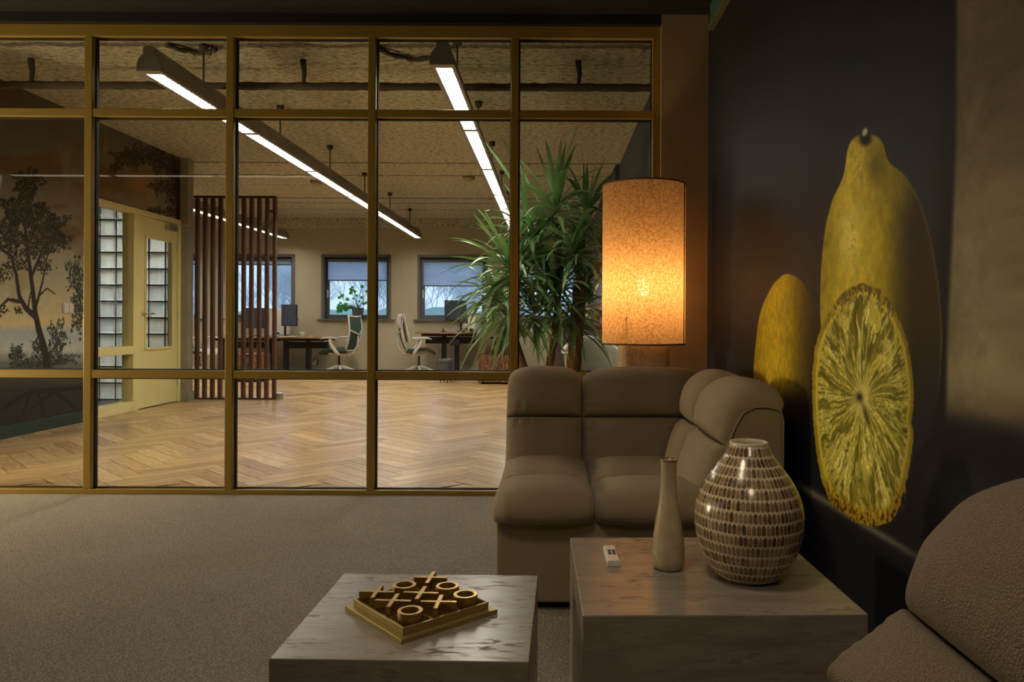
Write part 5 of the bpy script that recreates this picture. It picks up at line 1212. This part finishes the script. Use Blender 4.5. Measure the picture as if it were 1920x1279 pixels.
def inlaid_vase():
    vx, vy = (1405 - CX) / 797., 1.757
    t = thing('inlaid_vase', 'large bulbous vase covered in rows of brown shell inlay, on the taller table', 'vase', (vx, vy, T2H))
    H = .318; R = .1255
    prof = catmull([(.058, 0), (.078, .012), (.1045, .050), (.1215, .100), (.1258, .140), (.1205, .182), (.1020, .225), (.0760, .262), (.0570, .287), (.0480, .304), (.0440, .312)], 10)
    L = [0]
    for i in range(1, len(prof)): L.append(L[-1] + math.hypot(prof[i][0] - prof[i - 1][0], prof[i][1] - prof[i - 1][1]))
    nrow = 14; seg = 128; vs = []; fs = []; uvs = []
    def at(s):
        i = 0
        while i < len(L) - 2 and L[i + 1] < s: i += 1
        f = (s - L[i]) / (L[i + 1] - L[i]); return [prof[i][c] * (1 - f) + prof[i + 1][c] * f for c in (0, 1)]
    for row in range(nrow):
        s0, s1 = L[-1] * row / nrow, L[-1] * (row + 1) / nrow; cnt = round(2 * PI * at((s0 + s1) / 2)[0] / .0105)
        for k in range(5):
            sa, sb = s0 + (s1 - s0) * k / 5, s0 + (s1 - s0) * (k + 1) / 5; ra, za = at(sa); rb, zb = at(sb)
            for j in range(seg):
                a0, a1 = 2 * PI * j / seg, 2 * PI * (j + 1) / seg; i = len(vs)
                vs += [(ra * math.cos(a0), ra * math.sin(a0), za), (ra * math.cos(a1), ra * math.sin(a1), za), (rb * math.cos(a1), rb * math.sin(a1), zb), (rb * math.cos(a0), rb * math.sin(a0), zb)]
                fs.append((i, i + 1, i + 2, i + 3)); u0, u1 = cnt * j / seg + row * .37, cnt * (j + 1) / seg + row * .37
                uvs += [(u0, row + k / 5 + .0005), (u1, row + k / 5 + .0005), (u1, row + (k + 1) / 5 - .0005), (u0, row + (k + 1) / 5 - .0005)]
    me = bpy.data.meshes.new('vase_body'); me.from_pydata(vs, [], fs); ul = me.uv_layers.new(name='UVMap'); ul.data.foreach_set('uv', np.array(uvs, 'f').ravel())
    bm = bmesh.new(); bm.from_mesh(me); bmesh.ops.remove_doubles(bm, verts=bm.verts, dist=1e-6); bmesh.ops.recalc_face_normals(bm, faces=bm.faces); bm.to_mesh(me); bm.free()
    me.polygons.foreach_set('use_smooth', [True] * len(me.polygons)); me.materials.append(inlay_mat()); o = bpy.data.objects.new('vase_body', me); C.objects.link(o); o.parent = t
    b = MB(); b.lathe([(.0440, .311), (.0445, .317), (.0425, .3195), (.0395, .317), (.038, .308), (.045, .285), (.065, .24), (.065, .1), (0, .09)], 64, cap=False); b.build('rim', mat('cream_glaze', (.55, .49, .37), .3), t)
    b = MB(); b.lathe([(.057, .0), (.0585, .002), (0.0, .0018)], 48, cap=False); b.build('foot', MATS['cream_glaze'], t)
inlaid_vase()
# slim bottle vase
t = thing('bottle_vase', 'slim cream glazed bottle-shaped vase on the taller table, left of the inlaid vase', 'vase', ((1255 - CX) / 770., 1.818, T2H))
pr = catmull([(.027, 0), (.034, .003), (.0392, .016), (.0405, .036), (.0375, .075), (.0315, .115), (.0245, .155), (.0205, .185), (.0190, .215), (.0192, .245), (.0205, .262)], 8)
pr += [(.0200, .264), (.0180, .2632), (.0165, .25), (.0165, .20), (.0, .195)]
b = MB(); b.lathe(pr, 64, cap=False); b.build('body', mat('speckled_cream_glaze', (.40, .325, .21), .16, var=.12, nscale=30, coat=.4), t)
b = MB(); b.lathe([(.0205, .2605), (.0209, .2635), (.0196, .2655), (.0176, .2638)], 48, cap=False); b.build('lip', mat('brown_lip_glaze', (.16, .10, .05), .25), t)
# remote
t = thing('remote_control', 'small white remote control lying on the taller table', 'remote', ((1149 - CX) / 745., 1.885, T2H), math.radians(1))
b = MB(); b.prism([(-.0165, .0), (.0165, 0), (.0175, .005), (.0165, .013), (.012, .0165), (-.012, .0165), (-.0165, .013), (-.0175, .005)], -.062, .062, 'Y'); b.build('casing', mat('white_remote_plastic', (.60, .57, .52), .3), t, .002)
for i in range(3):
    for j in range(2):
        b = MB(); b.lathe([(.0042, .0160), (.0042, .0178), (.003, .0182)], 12, (-.0055 + .011 * j, .015 - .014 * i)); b.build('button', M_blackpl, t)
b = MB(); b.lathe([(.0015, .016), (.0015, .0170)], 8, (0, .042)); b.build('indicator', M_blackpl, t)

# floor lamp
def floor_lamp():
    lx, ly = (1207 - CX) / 364., 3.86
    t = thing('floor_lamp', 'tall lit floor lamp with a cylindrical boucle shade in the corner', 'floor lamp', (lx, ly, 0))
    R = .213; z0, z1 = .885, 1.700
    m = bpy.data.materials.new('lit_boucle_shade'); m.use_nodes = True; nt = m.node_tree; nt.nodes.clear(); out = _n(nt, 'ShaderNodeOutputMaterial')
    tcn = _n(nt, 'ShaderNodeTexCoord'); mp_ = _n(nt, 'ShaderNodeMapping'); mp_.inputs['Scale'].default_value = (1, 1, 1.0); nt.links.new(tcn.outputs['Object'], mp_.inputs[0])
    no = _n(nt, 'ShaderNodeTexNoise'); no.inputs['Scale'].default_value = 110; no.inputs['Detail'].default_value = 2; no.inputs['Distortion'].default_value = 1.4; nt.links.new(mp_.outputs[0], no.inputs[0])
    r = _n(nt, 'ShaderNodeValToRGB'); r.color_ramp.elements[0].position = .38; r.color_ramp.elements[0].color = (.30, .18, .08, 1); r.color_ramp.elements[1].position = .60; r.color_ramp.elements[1].color = (.56, .39, .205, 1); nt.links.new(no.outputs['Fac'], r.inputs[0])
    tl = _n(nt, 'ShaderNodeBsdfTranslucent'); nt.links.new(r.outputs[0], tl.inputs[0]); df = _n(nt, 'ShaderNodeBsdfDiffuse'); nt.links.new(r.outputs[0], df.inputs[0])
    bp = _n(nt, 'ShaderNodeBump'); bp.inputs['Strength'].default_value = .9; bp.inputs['Distance'].default_value = .004; nt.links.new(no.outputs['Fac'], bp.inputs['Height']); nt.links.new(bp.outputs[0], df.inputs['Normal'])
    mx = _n(nt, 'ShaderNodeMixShader'); mx.inputs[0].default_value = .55; nt.links.new(tl.outputs[0], mx.inputs[1]); nt.links.new(df.outputs[0], mx.inputs[2])
    tp = _n(nt, 'ShaderNodeBsdfTransparent'); tp.inputs[0].default_value = (1, .85, .6, 1); hr = _n(nt, 'ShaderNodeMapRange'); hr.inputs['From Min'].default_value = .58; hr.inputs['From Max'].default_value = .72; hr.inputs['To Max'].default_value = .10; nt.links.new(no.outputs['Fac'], hr.inputs[0])
    m2 = _n(nt, 'ShaderNodeMixShader'); nt.links.new(hr.outputs[0], m2.inputs[0]); nt.links.new(mx.outputs[0], m2.inputs[1]); nt.links.new(tp.outputs[0], m2.inputs[2]); nt.links.new(m2.outputs[0], out.inputs[0])
    n = 72; a_s = math.radians(-26)
    b = MB(); b.grid([[(R * math.cos(2 * PI * k / n), R * math.sin(2 * PI * k / n), z) for k in range(n)] for z in np.linspace(z0, z1, 12)], True, True)
    b.v = [(v[0], v[1], v[2]) for v in b.v]; o = b.build('lamp_shade', m, t, fix=False)
    for nm, z in (('top_trim', z1), ('bottom_trim', z0)):
        q = MB(); q.tube([(R * math.cos(2 * PI * k / 64), R * math.sin(2 * PI * k / 64), z) for k in range(65)], .0042, 6, cap=False); q.build(nm, mat('brown_trim_%s' % nm, (.10, .05, .02), .8), t)
    # the dark vertical seam on the right of the shade
    q = MB(); q.tube([((R + .001) * math.cos(a_s), (R + .001) * math.sin(a_s), z) for z in (z0, (z0 + z1) / 2, z1)], .0035, 6); q.build('seam', MATS['brown_trim_top_trim'], t)
    q = MB()
    for k in range(3):
        a = 2 * PI * k / 3; q.tube([(0, 0, 1.02), (R * math.cos(a), R * math.sin(a), 1.02)], .003, 6)
    q.build('shade_spider', M_steel, t)
    q = MB(); q.box(-.122, .122, -.122, .122, 0.0, .94); q.build('base', m_weave('boucle_base', (.55, .44, .30), scale=260, strength=1., knots=1.), t, .035, seg=4)
    q = MB(); q.tube([(0, 0, .94), (0, 0, 1.12)], .012, 10); q.build('pole', M_steel, t)
    q = MB(); q.lathe([(.012, 1.12), (.014, 1.135), (.028, 1.16), (.034, 1.185), (.028, 1.21), (.012, 1.222), (0, 1.224)], 20, cap=False)
    mb = bpy.data.materials.new('lit_bulb'); mb.use_nodes = True; bb = mb.node_tree.nodes['Principled BSDF']; bb.inputs['Emission Color'].default_value = (1, .57, .22, 1); bb.inputs['Emission Strength'].default_value = E_LAMP / .045
    nz = mb.node_tree.nodes.new('ShaderNodeTexNoise'); mb.node_tree.links.new(nz.outputs['Fac'], bb.inputs['Roughness']); q.build('bulb', mb, t)
floor_lamp()
